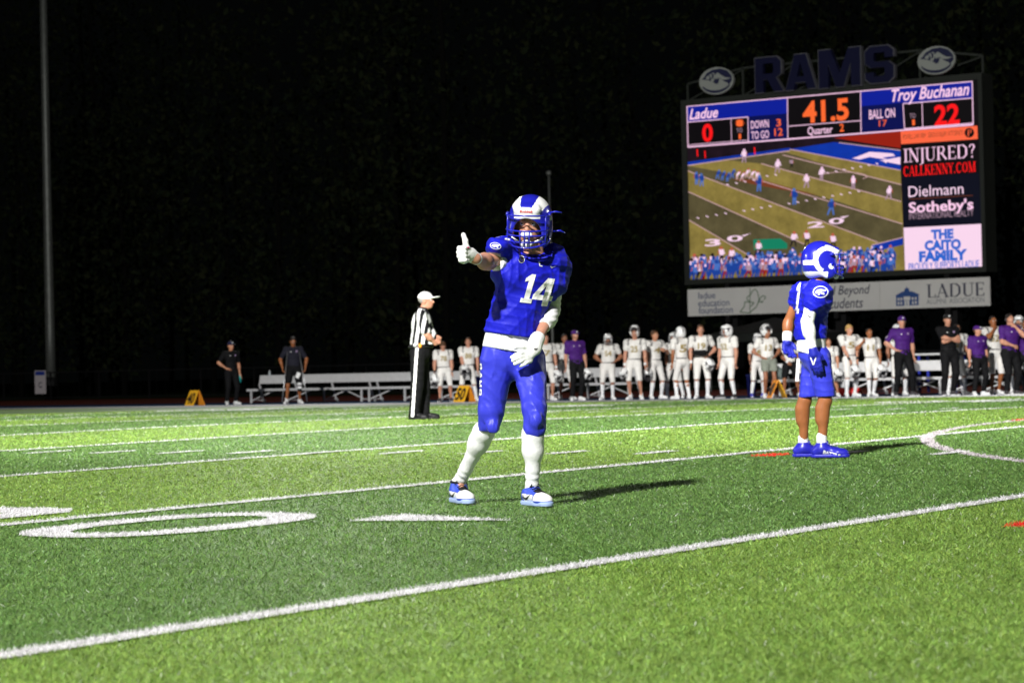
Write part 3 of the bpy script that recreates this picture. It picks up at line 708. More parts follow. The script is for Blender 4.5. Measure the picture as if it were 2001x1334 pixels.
for row, (yb, n, h) in enumerate(((519, 40, 36), (528, 46, 40), (536, 50, 42), (543, 54, 42))):
    for i in range(n):
        x = 1354+i*(400/n)+rr.uniform(-5, 5)
        yy = yb+3-(x-1346)*.034*1.0
        if row == 0 and (x < 1480 or rr.random() < .3): continue
        k = rr.random()
        top, bot, hd = ('crowd', 'crowd', 'crowd2') if k < .5 else (('crowd2', 'crowd', 'crowd') if k < .68 else (('grey', 'vred', 'skin') if k < .84 else ('pink', 'black', 'cdark')))
        tiny(x, yy, h*rr.uniform(.82, 1.05), top, bot, hd, rr.uniform(-1, 1))
        if rr.random() < .5: V4.line((x-2, yy-26), (x+2, yy-26), .09, 'white')
for x, y in ((1412, 512), (1431, 514), (1553, 482), (1579, 480), (1484, 500), (1630, 486)): tiny(x, y, 36, 'pink', 'cdark', 'skin')
sub(V4, 'game_picture')
# top truss, letters, ovals
tr = MB()
top = [bp(1336, 190, -.3), bp(1340, 152, -.3), bp(1470, 131, -.3), bp(1765, 98, -.3), bp(1917, 108, -.3), bp(1918, 142, -.3)]
zt = cz1+1.05
xs_ = [cx0+.1, cx0+2.4, (cx0+cx1)/2-1.4, (cx0+cx1)/2+1.4, cx1-2.4, cx1-.1]
for a, b in zip(xs_[:-1], xs_[1:]):
    za = .62 if a == xs_[0] else 1.0; zb = .62 if b == xs_[-1] else 1.0
    tr.bar((a, .3, cz1+za), (b, .3, cz1+zb), .07, .07); tr.bar((a, .3, cz1), (b, .3, cz1+zb*.95), .05, .05)
for a in xs_: tr.bar((a, .3, cz1), (a, .3, cz1+(.62 if a in (xs_[0], xs_[-1]) else 1.)), .07, .07)
tr.build('truss', mat('truss', (.03, .035, .03), .6, .3), board)
M['sign_navy'] = mat('sign_navy', (.010, .011, .042), .35, .4); M['sign_edge'] = mat('sign_edge', (.12, .12, .14), .4, .5)
lt = {'R': ((1481, 116), (1537, 178.4)), 'A': ((1540, 110.5), (1600.5, 173)), 'M': ((1605, 101), (1687.8, 167)), 'S': ((1695, 94.5), (1752.6, 160.5))}
for ch, (tl, br) in lt.items():
    a, b = bp(*tl), bp(*br)
    for dep, grow, mm_, nm in ((.22, .03, M['sign_edge'], 'edge_strip'), (.24, 0, M['sign_navy'], 'letter')):
        V, F = outline2d(G[ch][0]); mn, mx = V.min(0), V.max(0); V = (V-mn)/(mx-mn)
        bm = bmesh.new(); vs = [bm.verts.new((a[0]-grow+p[0]*(b[0]-a[0]+2*grow), -dep, b[2]-grow+p[1]*(a[2]-b[2]+2*grow))) for p in V]
        for f in F: bm.faces.new([vs[i] for i in f])
        r = bmesh.ops.extrude_face_region(bm, geom=bm.faces[:]); bmesh.ops.translate(bm, vec=(0, .2, 0), verts=[q for q in r['geom'] if isinstance(q, bmesh.types.BMVert)])
        me = bpy.data.meshes.new(nm); bm.to_mesh(me); bm.free(); me.materials.append(mm_)
        if nm == 'letter': base_letter = link('letter', me, board)
        else: keep = me
    link('edge_strip', keep, base_letter)
M['oval_grey'] = mat('oval_grey', (.34, .36, .34), .5, .4)
def ram_shape(cx, cy, w, h, dep, parent, m_l, m_d, flat=None):
    """white disc with a navy crescent sweep and a leaping ram silhouette"""
    def P(u, v): return (cx+u*w, -dep, cy+v*h)
    ring = [(math.cos(a), math.sin(a)) for a in np.linspace(0, 2*math.pi, 41)[:-1]]
    d = MB(); n = 40
    d.add([(cx+u*w, -dep+.12, cy+v*h) for u, v in ring]+[P(u, v) for u, v in ring], [(i, (i+1) % n, n+(i+1) % n, n+i) for i in range(n)]+[tuple(range(n, 2*n))], 0)
    o = d.build('logo_disc', m_l, parent)
    g = MB(); dd = dep+.006
    def pl(pts, off=0., m=0): g.add([(cx+u*w, -dd-off, cy+v*h) for u, v in pts], [tuple(range(len(pts)))], m)
    # navy field upper part, and thin lower crescent
    pl([(-.55, .62), (-.2, .84), (.25, .88), (.65, .68), (.9, .3), (.93, -.05), (.75, -.35), (.62, -.2), (.3, -.1), (0., -.25), (-.2, -.05), (-.5, .1), (-.85, .2), (-.7, .35)])
    cr = [(.9*math.cos(a), .9*math.sin(a)) for a in np.linspace(-2.7, -.45, 14)]; ci = [(.86*math.cos(a), .7*math.sin(a)) for a in np.linspace(-.45, -2.7, 14)]
    for i in range(13): pl([cr[i], cr[i+1], ci[12-i], ci[13-i]])
    # ram: body, head with horn, legs (light on navy)
    for q in ([(-.05, .45), (.1, .6), (.35, .35), (.55, .18), (.9, .12), (.6, .02), (.35, .05), (.2, .2), (-.02, .12)], [(-.4, .5), (-.12, .62), (-.02, .3), (-.15, -.02), (-.3, -.05), (-.28, .25)],
              [(.0, .2), (.28, .1), (.5, -.12), (.68, -.22), (.5, -.42), (.3, -.3), (.12, -.3), (.15, -.05)], [(-.62, .2), (-.5, .42), (-.35, .4), (-.42, .12)]):
        pl(q, .005, 1)
    for q in ([(-.28, .55), (-.12, .5), (-.14, .2), (-.24, .12), (-.22, .38)], [(.02, -.02), (.1, .2), (.2, .05), (.14, -.15)]): pl(q, .010, 0)
    g.build('logo_print', [m_d, m_l], o)
    return o
q = bp(1406.5, 159.5); r1 = abs(bp(1440, 159.5)[0]-q[0]); r2 = abs(bp(1406.5, 133)[2]-q[2])
M['sign_dkblue'] = mat('sign_dkblue', (.02, .023, .07), .5, .3)
ram_shape(q[0], q[2], r1, r2, .26, board, M['oval_grey'], M['sign_dkblue'])
q = bp(1835.6, 119.6); ram_shape(q[0], q[2], abs(bp(1872.5, 119)[0]-q[0]), abs(bp(1835, 92)[2]-q[2]), .26, board, M['oval_grey'], M['sign_dkblue'])
# sponsor banner below
M['banner'] = mat('banner', (.8, .8, .78), .6, .3, noise=.04, nscale=1.2)
M['ink_navy'] = mat('ink_navy', (.03, .06, .2), .6, .2); M['ink_dark'] = mat('ink_dark', (.06, .065, .11), .6, .2); M['ink_green'] = mat('ink_green', (.05, .16, .05), .6, .2); M['ink_grey'] = mat('ink_grey', (.22, .24, .27), .6, .2)
ban = empty('sponsor_banner', (BX, YB, BZ), 0, 'long white sponsor banner in three panels below the video screen', 'banner')
edges = [1344.7, 1466.5, 1721, 1855, 1936.3]; zt_, zb_ = bp(1344.7, 566)[2], bp(1346, 618)[2]
for x0, x1 in zip(edges[:-1], edges[1:]):
    b_ = MB(); xa, xb = bp(x0, 590)[0]+.008, bp(x1, 580)[0]-.008; b_.box(((xa+xb)/2, -.02, (zt_+zb_)/2), ((xb-xa)/2, .03, (zt_-zb_)/2)); b_.build('panel', M['banner'], ban)
bl = MB()
for x in (1420, 1632, 1850):
    bl = MB(); bx_ = bp(x, 580)[0]; bl.box((bx_, .1, (zt_+zb_)/2+.1), (.09, .07, (zt_-zb_)/2+.35)); bl.build('mounting_post', M['black'], ban)
def bt(VF, tl, br, m, shear=0, name='lettering'):
    V, F = VF; a, b = bp(*tl), bp(*br); mn, mx = V.min(0), V.max(0); Q = (V-mn)/(mx-mn); mb = MB()
    mb.add([(a[0]+q[0]*(b[0]-a[0]), -.056-.0004*(i // 4 % 7), b[2]+q[1]*(a[2]-b[2])) for i, q in enumerate(Q)], F); mb.build(name, m, ban)
bt(T('ladue'), (1366, 571.5), (1399.5, 582.5), M['ink_navy']); bt(T('education'), (1366, 586), (1427, 597), M['ink_navy']); bt(T('foundation'), (1366.7, 600), (1433.5, 611), M['ink_navy'])
bt(T('Above and Beyond', .006, .25), (1546, 562), (1702, 579), M['ink_dark']); bt(T('for Students', .006, .25), (1583, 584.5), (1688, 601), M['ink_dark'])
bt(serif_word('LADUE', 1.1), (1812, 555), (1925, 578.5), M['ink_dark'])
bt(T('ALUMNI  ASSOCIATION', -.002), (1812, 584.5), (1925, 590), M['ink_grey'])
gl = MB()
def zp(x, y): return (1320+x/5.885, 540+y/5.885)
def gline(pts, w=.03):
    Q = [np.array(bp(*zp(*p))) for p in pts]
    for a, b in zip(Q[:-1], Q[1:]):
        a = a.copy(); b = b.copy(); d = b-a; d /= np.linalg.norm(d)+1e-9; n = np.array([-d[2], 0, d[0]])*w/2; a[1] = b[1] = -.056-.0006*(len(gl.f) % 5); gl.add([a-n, b-n, b+n, a+n], [(0, 1, 2, 3)])
gline([(865, 132), (864, 418)], .025); gline([(865, 420), (750, 410), (800, 345), (805, 292), (860, 295), (910, 300), (890, 330), (862, 350)])
gline([(860, 290), (830, 260), (835, 235), (870, 215), (895, 165), (925, 145), (945, 165), (962, 220), (970, 270), (940, 350), (880, 400), (865, 420)])
gline([(965, 300), (985, 250), (1000, 230), (1025, 222), (1045, 235), (1040, 258), (1022, 258)]); gline([(965, 285), (990, 295), (1010, 298), (1012, 280), (1000, 280)])
gl.build('butterfly_drawing', M['ink_green'], ban)
hs = MB()
def hp(x, y): return (1620+x/4.168, 320+y/4.168)
def hpoly(pts, off=0., m=0): hs.add([(bp(*hp(x, y))[0], -.056-off, bp(*hp(x, y))[2]) for x, y in pts], [tuple(range(len(pts)))[::-1]], m)
hpoly([(548, 1072), (605, 1040), (680, 1038), (738, 1062), (738, 1070), (548, 1080)]); hpoly([(618, 1040), (622, 1015), (655, 1012), (660, 1038)]); hpoly([(632, 1015), (636, 990), (641, 1014)])
hpoly([(552, 1080), (735, 1070), (735, 1150), (552, 1158)])
for x, y in ((565, 1092), (588, 1091), (680, 1086), (705, 1085), (565, 1125), (588, 1124), (682, 1120), (706, 1118)): hpoly([(x, y), (x+14, y-1), (x+14, y+22), (x, y+23)], .004, 1)
hpoly([(612, 1082), (668, 1079), (668, 1108), (612, 1110)], .004, 1); hpoly([(620, 1112), (660, 1110), (660, 1152), (620, 1154)], .004, 1); hpoly([(637, 1112), (642, 1112), (642, 1152), (637, 1153)], .008, 0)
hs.build('building_drawing', [mat('ink_blue', (.04, .1, .32), .6, .2), M['banner']], ban)

# ------------------------------------------------------------------ poles, fence, trees, tent
p0 = atY(100, 755, 80.); lpz = atY(86, -40, 80.)[2]+12
po = MB(); zg = gz(60.)-.03
po.lathe([(.24, 0), (.235, 3), (.19, 12), (.15, lpz-zg)], 14, (0, 0, 0)); lp = empty('floodlight_pole', (p0[0], 80., zg), 0, 'tall pale galvanised floodlight pole at the far left behind the track', 'light pole')
po.build('shaft', M['galv'], lp, True); bs = MB(); bs.lathe([(.33, 0), (.33, 1.0), (.27, 1.05)], 14); bs.build('base_sleeve', M['black'], lp, True)
hb = MB(); hb.bar((-1.8, 0, lpz-zg-.6), (1.8, 0, lpz-zg-.6), .12, .12); hb.bar((-1.8, 0, lpz-zg-1.6), (1.8, 0, lpz-zg-1.6), .12, .12); hb.build('crossarm', M['galv'], lp)
for i in range(6):
    h_ = MB(); h_.lathe([(.08, 0), (.3, -.25), (.32, -.3)], 10, (-1.6+i*.64, -.25, lpz-zg-(.6 if i % 2 else 1.6))); h_.build('lamp_head', M['galv'], lp, True)
fp = atY(1070, 345, 76.5); f0 = empty('flagpole', (fp[0]+.06, 76.5, zg), 0, 'thin bare flagpole with a ball finial standing behind the thumbs-up player', 'flagpole')
fz = fp[2]-zg; fm_ = MB(); fm_.lathe([(.07, 0), (.065, 2), (.045, fz)], 10); fm_.build('shaft', M['galv'], f0, True)
fb = MB(); fb.lathe([(.02, fz), (.09, fz+.04), (.12, fz+.12), (.09, fz+.2), (.01, fz+.24)], 10); fb.build('finial_ball', M['galv'], f0, True)
# black chain link fence behind the track: posts and rails, with the section sign hung on it
fe = empty('track_fence', (-60, 77.2, zg), 0, 'low black metal fence running behind the running track', 'fence')
r_ = MB(); r_.bar((-30, 0, 1.25), (100, 0, 1.25), .05, .05); r_.build('top_rail', M['black'], fe); r_ = MB(); r_.bar((-30, 0, .12), (100, 0, .12), .04, .04); r_.build('bottom_rail', M['black'], fe)
pm = MB(); pm.box((0, 0, .62), (.03, .03, .66)); pme = None
for i in range(44):
    if pme is None: o = pm.build('fence_post', M['black'], fe); pme = o.data
    else: o = link('fence_post', pme, fe)
    o.location = (-30+i*3., .06, 0)
wm = MB()
for i in range(0, 260):
    wm.bar((-30+i*.5, 0, .14), (-30+i*.5, 0, 1.23), .008, .008)
wmo = wm.build('mesh_infill', M['black'], fe); wmo['kind'] = 'stuff'
sa, sb = atY(68, 724, 77.), atY(90, 769, 77.)
sg = empty('section_sign', ((sa[0]+sb[0])/2, 77., zg), 0, 'small white sign with blue header and letter C, by the tall pole', 'sign')
s_ = MB(); sh_, sw_ = (sa[2]-sb[2])/2, (sb[0]-sa[0])/2; scz = (sa[2]+sb[2])/2-zg; s_.box((0, 0, scz), (sw_, .015, sh_)); s_.build('board', mat('sign_white', (.6, .55, .58), .6, .3), sg)
s_ = MB(); s_.add([(-sw_*.86, -.02, scz+sh_*.6), (sw_*.86, -.02, scz+sh_*.6), (sw_*.86, -.02, scz+sh_*.93), (-sw_*.86, -.02, scz+sh_*.93)], [(0, 1, 2, 3)]); s_.build('header', mat('sign_blue', (.02, .05, .35), .6, .3), sg)
V, F = text2d('C', .02); mn, mx = V.min(0), V.max(0); V = (V-mn)/(mx-mn); s_ = MB(); s_.add([((q[0]-.5)*sw_*.62, -.02, scz-.12+(q[1]-.5)*sh_*.5) for q in V], F); s_.build('letter', M['navy'], sg)
# dark canopy tent behind the visiting players
tc_ = atY(1475, 770, 70.); te = empty('canopy_tent', (tc_[0], 71.5, Z60), 0, 'dark pop-up canopy tent standing behind the sideline players', 'tent')
wt = 1.75; zp_ = atY(1475, 621, 71.5)[2]-Z60; ze = atY(1475, 652, 71.5)[2]-Z60
c_ = MB(); c_.add([(-wt, -1.5, ze), (wt, -1.5, ze), (wt, 1.5, ze), (-wt, 1.5, ze), (0, 0, zp_), (-wt, -1.5, ze-.28), (wt, -1.5, ze-.28), (wt, 1.5, ze-.28), (-wt, 1.5, ze-.28)],
    [(0, 1, 4), (1, 2, 4), (2, 3, 4), (3, 0, 4), (0, 5, 6, 1), (1, 6, 7, 2), (2, 7, 8, 3), (3, 8, 5, 0)]); c_.build('canopy', mat('tent_black', (.02, .024, .022), .8, .2, noise=.2, nscale=3), te)
for sx in (-1, 1):
    for sy in (-1.45, 1.45):
        l_ = MB(); l_.box((sx*(wt-.05), sy, (ze-.2)/2), (.025, .025, (ze-.2)/2)); l_.build('leg', M['galv'], te)
# woodland beyond: one dark mass of foliage with trunks
def woods():
    n = 90000; u = RNG.random((n, 3)); cx = []; 
    nt_ = 70; tx = RNG.uniform(-95, 24, nt_); tx[:30] = np.linspace(-93, 22, 30); ty = RNG.uniform(86, 112, nt_); th = RNG.uniform(14, 34, nt_); tw = RNG.uniform(3.5, 8., nt_)
    i = RNG.integers(0, nt_, n); a = RNG.random(n)*6.283; el = RNG.uniform(-1, 1, n); rr_ = .55+.45*RNG.random(n)**.4
    nz = .7+.3*np.sin(a*3+i)+.2*np.sin(el*7+i*2)
    cz = th[i]*.55; X = tx[i]+np.cos(a)*np.sqrt(1-el**2)*tw[i]*rr_*nz; Y = ty[i]+np.sin(a)*np.sqrt(1-el**2)*tw[i]*rr_*nz; Z = cz+el*th[i]*.5*rr_
    Z = np.maximum(Z, .5*RNG.random(n)*4)
    s = RNG.uniform(.10, .26, n); p = np.stack([X, Y, Z+zg], 1); d1 = RNG.normal(size=(n, 3)); d1 /= np.linalg.norm(d1, axis=1)[:, None]; d2 = np.cross(d1, RNG.normal(size=(n, 3))); d2 /= np.linalg.norm(d2, axis=1)[:, None]
    d1 *= s[:, None]; d2 *= s[:, None]*.6
    V = np.stack([p-d1, p-d2*.8, p+d1, p+d2], 1).reshape(-1, 3); F = np.arange(n*4).reshape(n, 4)
    mi = RNG.integers(0, 3, n)
    o = link('woodland', mesh_np('woodland', V, F, [mat('leaf_a', (.011, .016, .006), .8, .1), mat('leaf_b', (.014, .017, .006), .8, .1), mat('leaf_c', (.007, .012, .005), .8, .1)], mi, False))
    tag(o, 'dark mass of tall trees filling the night background behind the field', 'woods', kind='stuff')
    tk = MB()
    for k in range(nt_): tk.tube([(tx[k], ty[k], zg), (tx[k]+.2, ty[k], zg+th[k]*.4), (tx[k]-.2, ty[k], zg+th[k]*.8)], [.16, .12, .06], 7)
    tag(tk.build('woodland_trunks', mat('bark', (.003, .003, .0025), .9, .1)), 'dark trunks inside the tree mass behind the field', 'woods', kind='stuff')
woods()

# ------------------------------------------------------------------ benches, markers and sideline kit
ZS = gz(60.)+.0
def bench(px0, px1, Y, label, nfr=4, ins=.08):
    a = atY(px0, 762, Y); b = atY(px1, 758, Y); L = b[0]-a[0]; g = gz(Y)
    e = empty('team_bench', (a[0], Y, g), 0, label, 'bench', 'long metal team benches along the far sideline')
    m = MB(); m.box((L/2, .0, .43), (L/2, .13, .02)); m.box((L/2, -.125, .405), (L/2, .006, .022)); m.build('seat', M['bench_metal'], e)
    m = MB(); R = np.array([[1, 0, 0], [0, math.cos(.2), math.sin(.2)], [0, -math.sin(.2), math.cos(.2)]]); m.box((L/2+ins, .34, .74), (L/2-ins, .012, .135), R=R); m.build('backrest', M['bench_metal'], e)
    for k in range(nfr):
        x = .15+(L-.3)*k/(nfr-1)
        m = MB(); m.bar((x, -.08, 0), (x, -.08, .41), .05, .05); m.build('leg', M['bench_metal'], e)
        m = MB(); m.bar((x+.02, .55, 0), (x+.02, .55, .1), .05, .05); m.bar((x+.02, .52, .02), (x+.02, .30, .6), .045, .045); m.build('rear_leg', M['bench_metal'], e)
        m = MB(); m.bar((x, -.08, .08), (x, .5, .08), .035, .035); m.bar((x+.05, -.05, .1), (x+.85 if k < nfr-1 else x-.85, .1, .4), .03, .03); m.build('brace', M['bench_metal'], e)
    return e
bench(487, 717, 57.5, 'leftmost pale metal bench behind the person on crutches')
bench(717, 946, 57.5, 'pale metal bench running behind the referee to the 50 marker', 4, .0)
bench(1066, 1240, 57.2, 'metal bench mostly hidden behind the purple coach and player 54', 3)
bench(1467, 1640, 56.8, 'metal bench behind the player in grey shorts and number 13')
bench(1642, 1850, 56.6, 'pale metal bench behind blond player and the purple coach with arm on hip')
bench(1853, 1995, 56.6, 'rightmost pale metal bench behind the coaches at the right', 3)
def amarker(px, py, txt, label, w=.48):
    p = att(px, py, 1); P = CAM.copy(); d = raydir(px, py)
    for tt in np.linspace(40, 80, 4001):
        q = CAM+d*tt
        if q[2] < gz(q[1]): break
    z0 = gz(q[1])+.01
    Yq = 51.9; q = atY(px, py, Yq); z0 = gz(Yq)+.01
    e = empty('yard_marker', (q[0], Yq, z0), math.radians(-18), label, 'yard marker', 'orange A-frame yard markers on the far sideline')
    h = .44; sp = .21
    for sy, mm_ in ((-1, M['amber']), (1, M['orange'])):
        m = MB(); v = [(-w/2, sy*sp, 0), (w/2, sy*sp, 0), (w/2, sy*.015, h), (-w/2, sy*.015, h)]; v2 = [(x, y-sy*.02, z) for x, y, z in v]
        m.add(v+v2, [(0, 1, 2, 3), (7, 6, 5, 4), (0, 4, 5, 1), (1, 5, 6, 2), (2, 6, 7, 3), (3, 7, 4, 0)]); m.build('panel', mm_, e)
        V, F = text2d(txt, .03); mn, mx = V.min(0), V.max(0); V = (V-mn)/(mx-mn)
        m = MB(); pts = []
        for qx, qy in V:
            z = .05+qy*.33; x = (qx-.5)*w*.8*(-sy); y = sy*(sp+(.015-sp)*z/h+.014); pts.append((x, y, z))
        m.add(pts, F); m.build('number', M['black'], e)
    return e
amarker(381, 791.5, '40', 'orange A-frame marker reading 40 at the left of the far sideline')
amarker(908, 785, '50', 'orange A-frame marker reading 50 beside the thumbs-up player')
e = amarker(1518, 777, '40', 'orange A-frame marker seen end on beside player number 13'); e.rotation_euler = (0, 0, YAW+.12)
def kit_box(name, x0, x1, yb, yt, Y, m, label, cat, depth=.25, taper=.9):
    a = atY(x0, yb, Y); b = atY(x1, yb, Y); zt_ = atY((x0+x1)/2, yt, Y)[2]; g = gz(Y); w_ = (b[0]-a[0])/2; h = zt_-g
    e = empty(name, ((a[0]+b[0])/2, Y, g), 0, label, cat)
    return e, w_, h
e, w_, h = kit_box('waste_bin', 1459, 1478, 771, 731, 55.6, None, 'tall blue plastic bin left of the player in grey shorts', 'bin')
m = MB(); m.lathe([(w_*.8, 0), (w_, h*.93), (w_*1.12, h*.94), (w_*1.12, h), (w_*.95, h), (w_*.9, h*.9)], 4); m.build('body', M['bin_blue'], e); m = MB(); m.box((0, -w_*1.0, h*.95), (w_*.5, .03, .02)); m.build('handle', M['bin_blue'], e)
e, w_, h = kit_box('waste_bin', 923, 944, 786, 735, 55.6, None, 'tall blue plastic bin behind the 50 marker', 'bin')
m = MB(); m.lathe([(w_*.8, 0), (w_, h*.93), (w_*1.12, h*.94), (w_*1.12, h), (w_*.95, h), (w_*.9, h*.9)], 4); m.build('body', M['bin_blue'], e); m = MB(); m.box((0, -w_*1.0, h*.95), (w_*.5, .03, .02)); m.build('handle', M['bin_blue'], e)
e, w_, h = kit_box('kit_bag', 1638, 1683, 773, 757, 54.9, None, 'red kit bag on the ground behind the blond player', 'bag')
sdf_obj('body', [cap((-w_+.1, 0, h*.5), (w_-.1, 0, h*.5), h*.52, k=.05), ell((0, 0, h*.5), (w_*.8, .16, h*.5))], .02, M['red'], e); m = MB(); m.tube([(-w_*.4, -.05, h*.8), (-w_*.2, -.08, h*1.2), (w_*.2, -.08, h*1.2), (w_*.4, -.05, h*.8)], .015); m.build('handle', M['black'], e)
q = atY(1524, 742, 57.0); e = empty('ball_bag', (q[0], 56.85, gz(56.8)+.45), 0, 'grey green mesh ball bag lying on the bench behind number 13', 'bag')
sdf_obj('body', [ell((0, 0, .17), (.26, .16, .17)), ell((-.13, 0, .13), (.15, .14, .13)), ell((.15, 0, .12), (.14, .14, .12)), cap((0, 0, .3), (.04, 0, .36), .05, .02)], .02, mat('mesh_bag', (.14, .17, .16), .8, .2, bump=.6, bscale=40), e)
q = atY(527, 737, 57.9); e = empty('water_bottle', (q[0], 57.9, q[2]-.0), 0, 'clear water bottle standing on the backrest left of the person on crutches', 'bottle')
m = MB(); m.lathe([(.034, 0), (.036, .12), (.03, .16), (.014, .185), (.014, .2)], 12); m.build('body', mat('clear_plastic', (.5, .55, .58), .2, .5), e, True); m = MB(); m.lathe([(.016, .2), (.016, .225)], 10); m.build('cap', M['white_plain'], e)
tb = atY(1806, 692, 58.); tb2 = atY(1848, 692, 58.); e = empty('folding_table', ((tb[0]+tb2[0])/2, 58.4, gz(58.)), 0, 'white topped table on blue legs behind the bench at the right', 'table'); wt_ = (tb2[0]-tb[0])/2+.3; th_ = tb[2]-gz(58.)
m = MB(); m.box((0, 0, th_), (wt_, .35, .025)); m.build('tabletop', M['bench_metal'], e)
for sx in (-1, 1):
    for sy in (-1, 1): m = MB(); m.box((sx*wt_*.85, sy*.28, th_/2), (.03, .03, th_/2-.03)); m.build('leg', M['bin_blue'], e)

# ------------------------------------------------------------------ people
def Rz(a): c, s = math.cos(a), math.sin(a); return np.array([[c, -s, 0], [s, c, 0], [0, 0, 1.]])
def Rx(a): c, s = math.cos(a), math.sin(a); return np.array([[1., 0, 0], [0, c, -s], [0, s, c]])
def Ry(a): c, s = math.cos(a), math.sin(a); return np.array([[c, 0, s], [0, 1., 0], [-s, 0, c]])
def unit(v): v = np.array(v, float); return v/(np.linalg.norm(v)+1e-9)
def sphere(c, r, m, name, parent, n=8, sc=(1, 1, 1)):
    b = MB(); pr = [(math.sin(math.pi*i/n)*r+1e-5, -math.cos(math.pi*i/n)*r) for i in range(n+1)]
    b.lathe(pr, 10); b.v = [(c[0]+v[0]*sc[0], c[1]+v[1]*sc[1], c[2]+v[2]*sc[2]) for v in b.v]
    return b.build(name, m, parent, True)
def hand_prims(wr, d, pn, s=1., curl=.35, thumb_side=1, r=.0095, spread=.12, k=.006):
    """palm, four unequal bent fingers and a thumb from the side of the palm"""
    d = unit(d); pn = unit(np.array(pn)-d*(np.array(pn)@d)); sd = np.cross(d, pn)*thumb_side; wr = np.array(wr, float)
    kn = wr+d*.088*s; P = [cap(wr-d*.01, wr+d*.03*s, .026*s, .03*s, .015, (pn, .62))]
    P.append(cap(wr+d*.035*s-sd*.018*s, kn-d*.012*s-sd*.024*s, .022*s, .019*s, .014, (pn, .62))); P.append(cap(wr+d*.035*s+sd*.016*s, kn-d*.008*s+sd*.024*s, .024*s, .02*s, .014, (pn, .62)))
    ln = [(.044, .026, .022), (.047, .03, .023), (.044, .028, .022), (.036, .021, .019)]
    for i in range(4):
        o = (1.5-i)*.0215*s; a0 = (1.5-i)*spread; b = kn+sd*o-d*(.004 if i in (1, 2) else .01 if i == 0 else .016)*s
        di = unit(d+sd*math.tan(a0)); ang = curl*(.7+.12*i); q = b
        P.append(cap(b-d*.03*s, b, r*1.1*s, r*1.1*s, k))
        for j in range(3):
            v = di*math.cos(ang)+pn*math.sin(ang); q2 = q+v*ln[i][j]*s; P.append(cap(q, q2, r*(1.02-.08*j)*s, r*(.96-.1*j)*s, k)); q = q2; ang += curl*(.9 if j == 0 else .7)
    tb = wr+d*.025*s+sd*.026*s; v = unit(d*.75+sd*.75+pn*.35)
    P.append(cap(tb, tb+v*.036*s, .0145*s, .0125*s, .012)); v2 = unit(d*.95+sd*.25+pn*.45); P.append(cap(tb+v*.036*s, tb+v*.036*s+v2*.034*s, .0118*s, .010*s, k))
    return P
def head_prims(c, R, s=1.):
    f = lambda x, y, z: np.array(c)+R@(np.array([x, y, z])*s)
    return [ell(f(0, .012, .032), np.array([.077, .096, .088])*s, R, .02), ell(f(0, -.022, -.035), np.array([.062, .07, .078])*s, R, .03), ell(f(0, -.06, -.082), np.array([.03, .028, .024])*s, R, .03),
            cap(f(0, -.088, .012), f(0, -.112, -.022), .009*s, .014*s, .014), cap(f(-.018, -.099, -.027), f(.018, -.099, -.027), .008*s, .008*s, .01), cap(f(-.045, -.083, .03), f(.045, -.083, .03), .012*s, .012*s, .02),
            cap(f(-.022, -.09, -.058), f(.022, -.09, -.058), .008*s, .008*s, .01), ell(f(-.079, .012, -.008), np.array([.012, .022, .034])*s, R, .008), ell(f(.079, .012, -.008), np.array([.012, .022, .034])*s, R, .008),
            neg(ell(f(-.033, -.1, .012), np.array([.018, .012, .011])*s, R, .008)), neg(ell(f(.033, -.1, .012), np.array([.018, .012, .011])*s, R, .008))]
def face_bits(c, R, s, body, hairm, res=1.):
    f = lambda x, y, z: np.array(c)+R@(np.array([x, y, z])*s)
    for sx in (-1, 1):
        e = sphere(f(sx*.032, -.079, .012), .0135*s, M['eye_white'], 'eye', body); sphere(f(sx*.032, -.0885, .012), .0062*s, M['eye_dark'], 'iris', e)
        b = MB(); b.tube([f(sx*.014, -.098, .033), f(sx*.035, -.097, .039), f(sx*.056, -.082, .031)], [.003*s, .0042*s, .002*s], 6); b.build('eyebrow', hairm, body, True)
    b = MB(); b.tube([f(-.024, -.093, -.057), f(-.01, -.1, -.054), f(0, -.101, -.056), f(.01, -.1, -.054), f(.024, -.093, -.057)], [.002, .0045, .0045, .0045, .002], 6); b.build('mouth', M['lip'], body, True)
def ik(S, W, l1, l2, pole):
    S = np.array(S, float); W = np.array(W, float); d = W-S; L = np.linalg.norm(d); mx = (l1+l2)*.995
    if L > mx: W = S+d/L*mx; d = W-S; L = mx
    u = d/L; a = (l1*l1-l2*l2+L*L)/(2*L); h = math.sqrt(max(l1*l1-a*a, 0)); p = unit(np.array(pole, float)-u*(np.array(pole, float)@u))
    return S+u*a+p*h, W
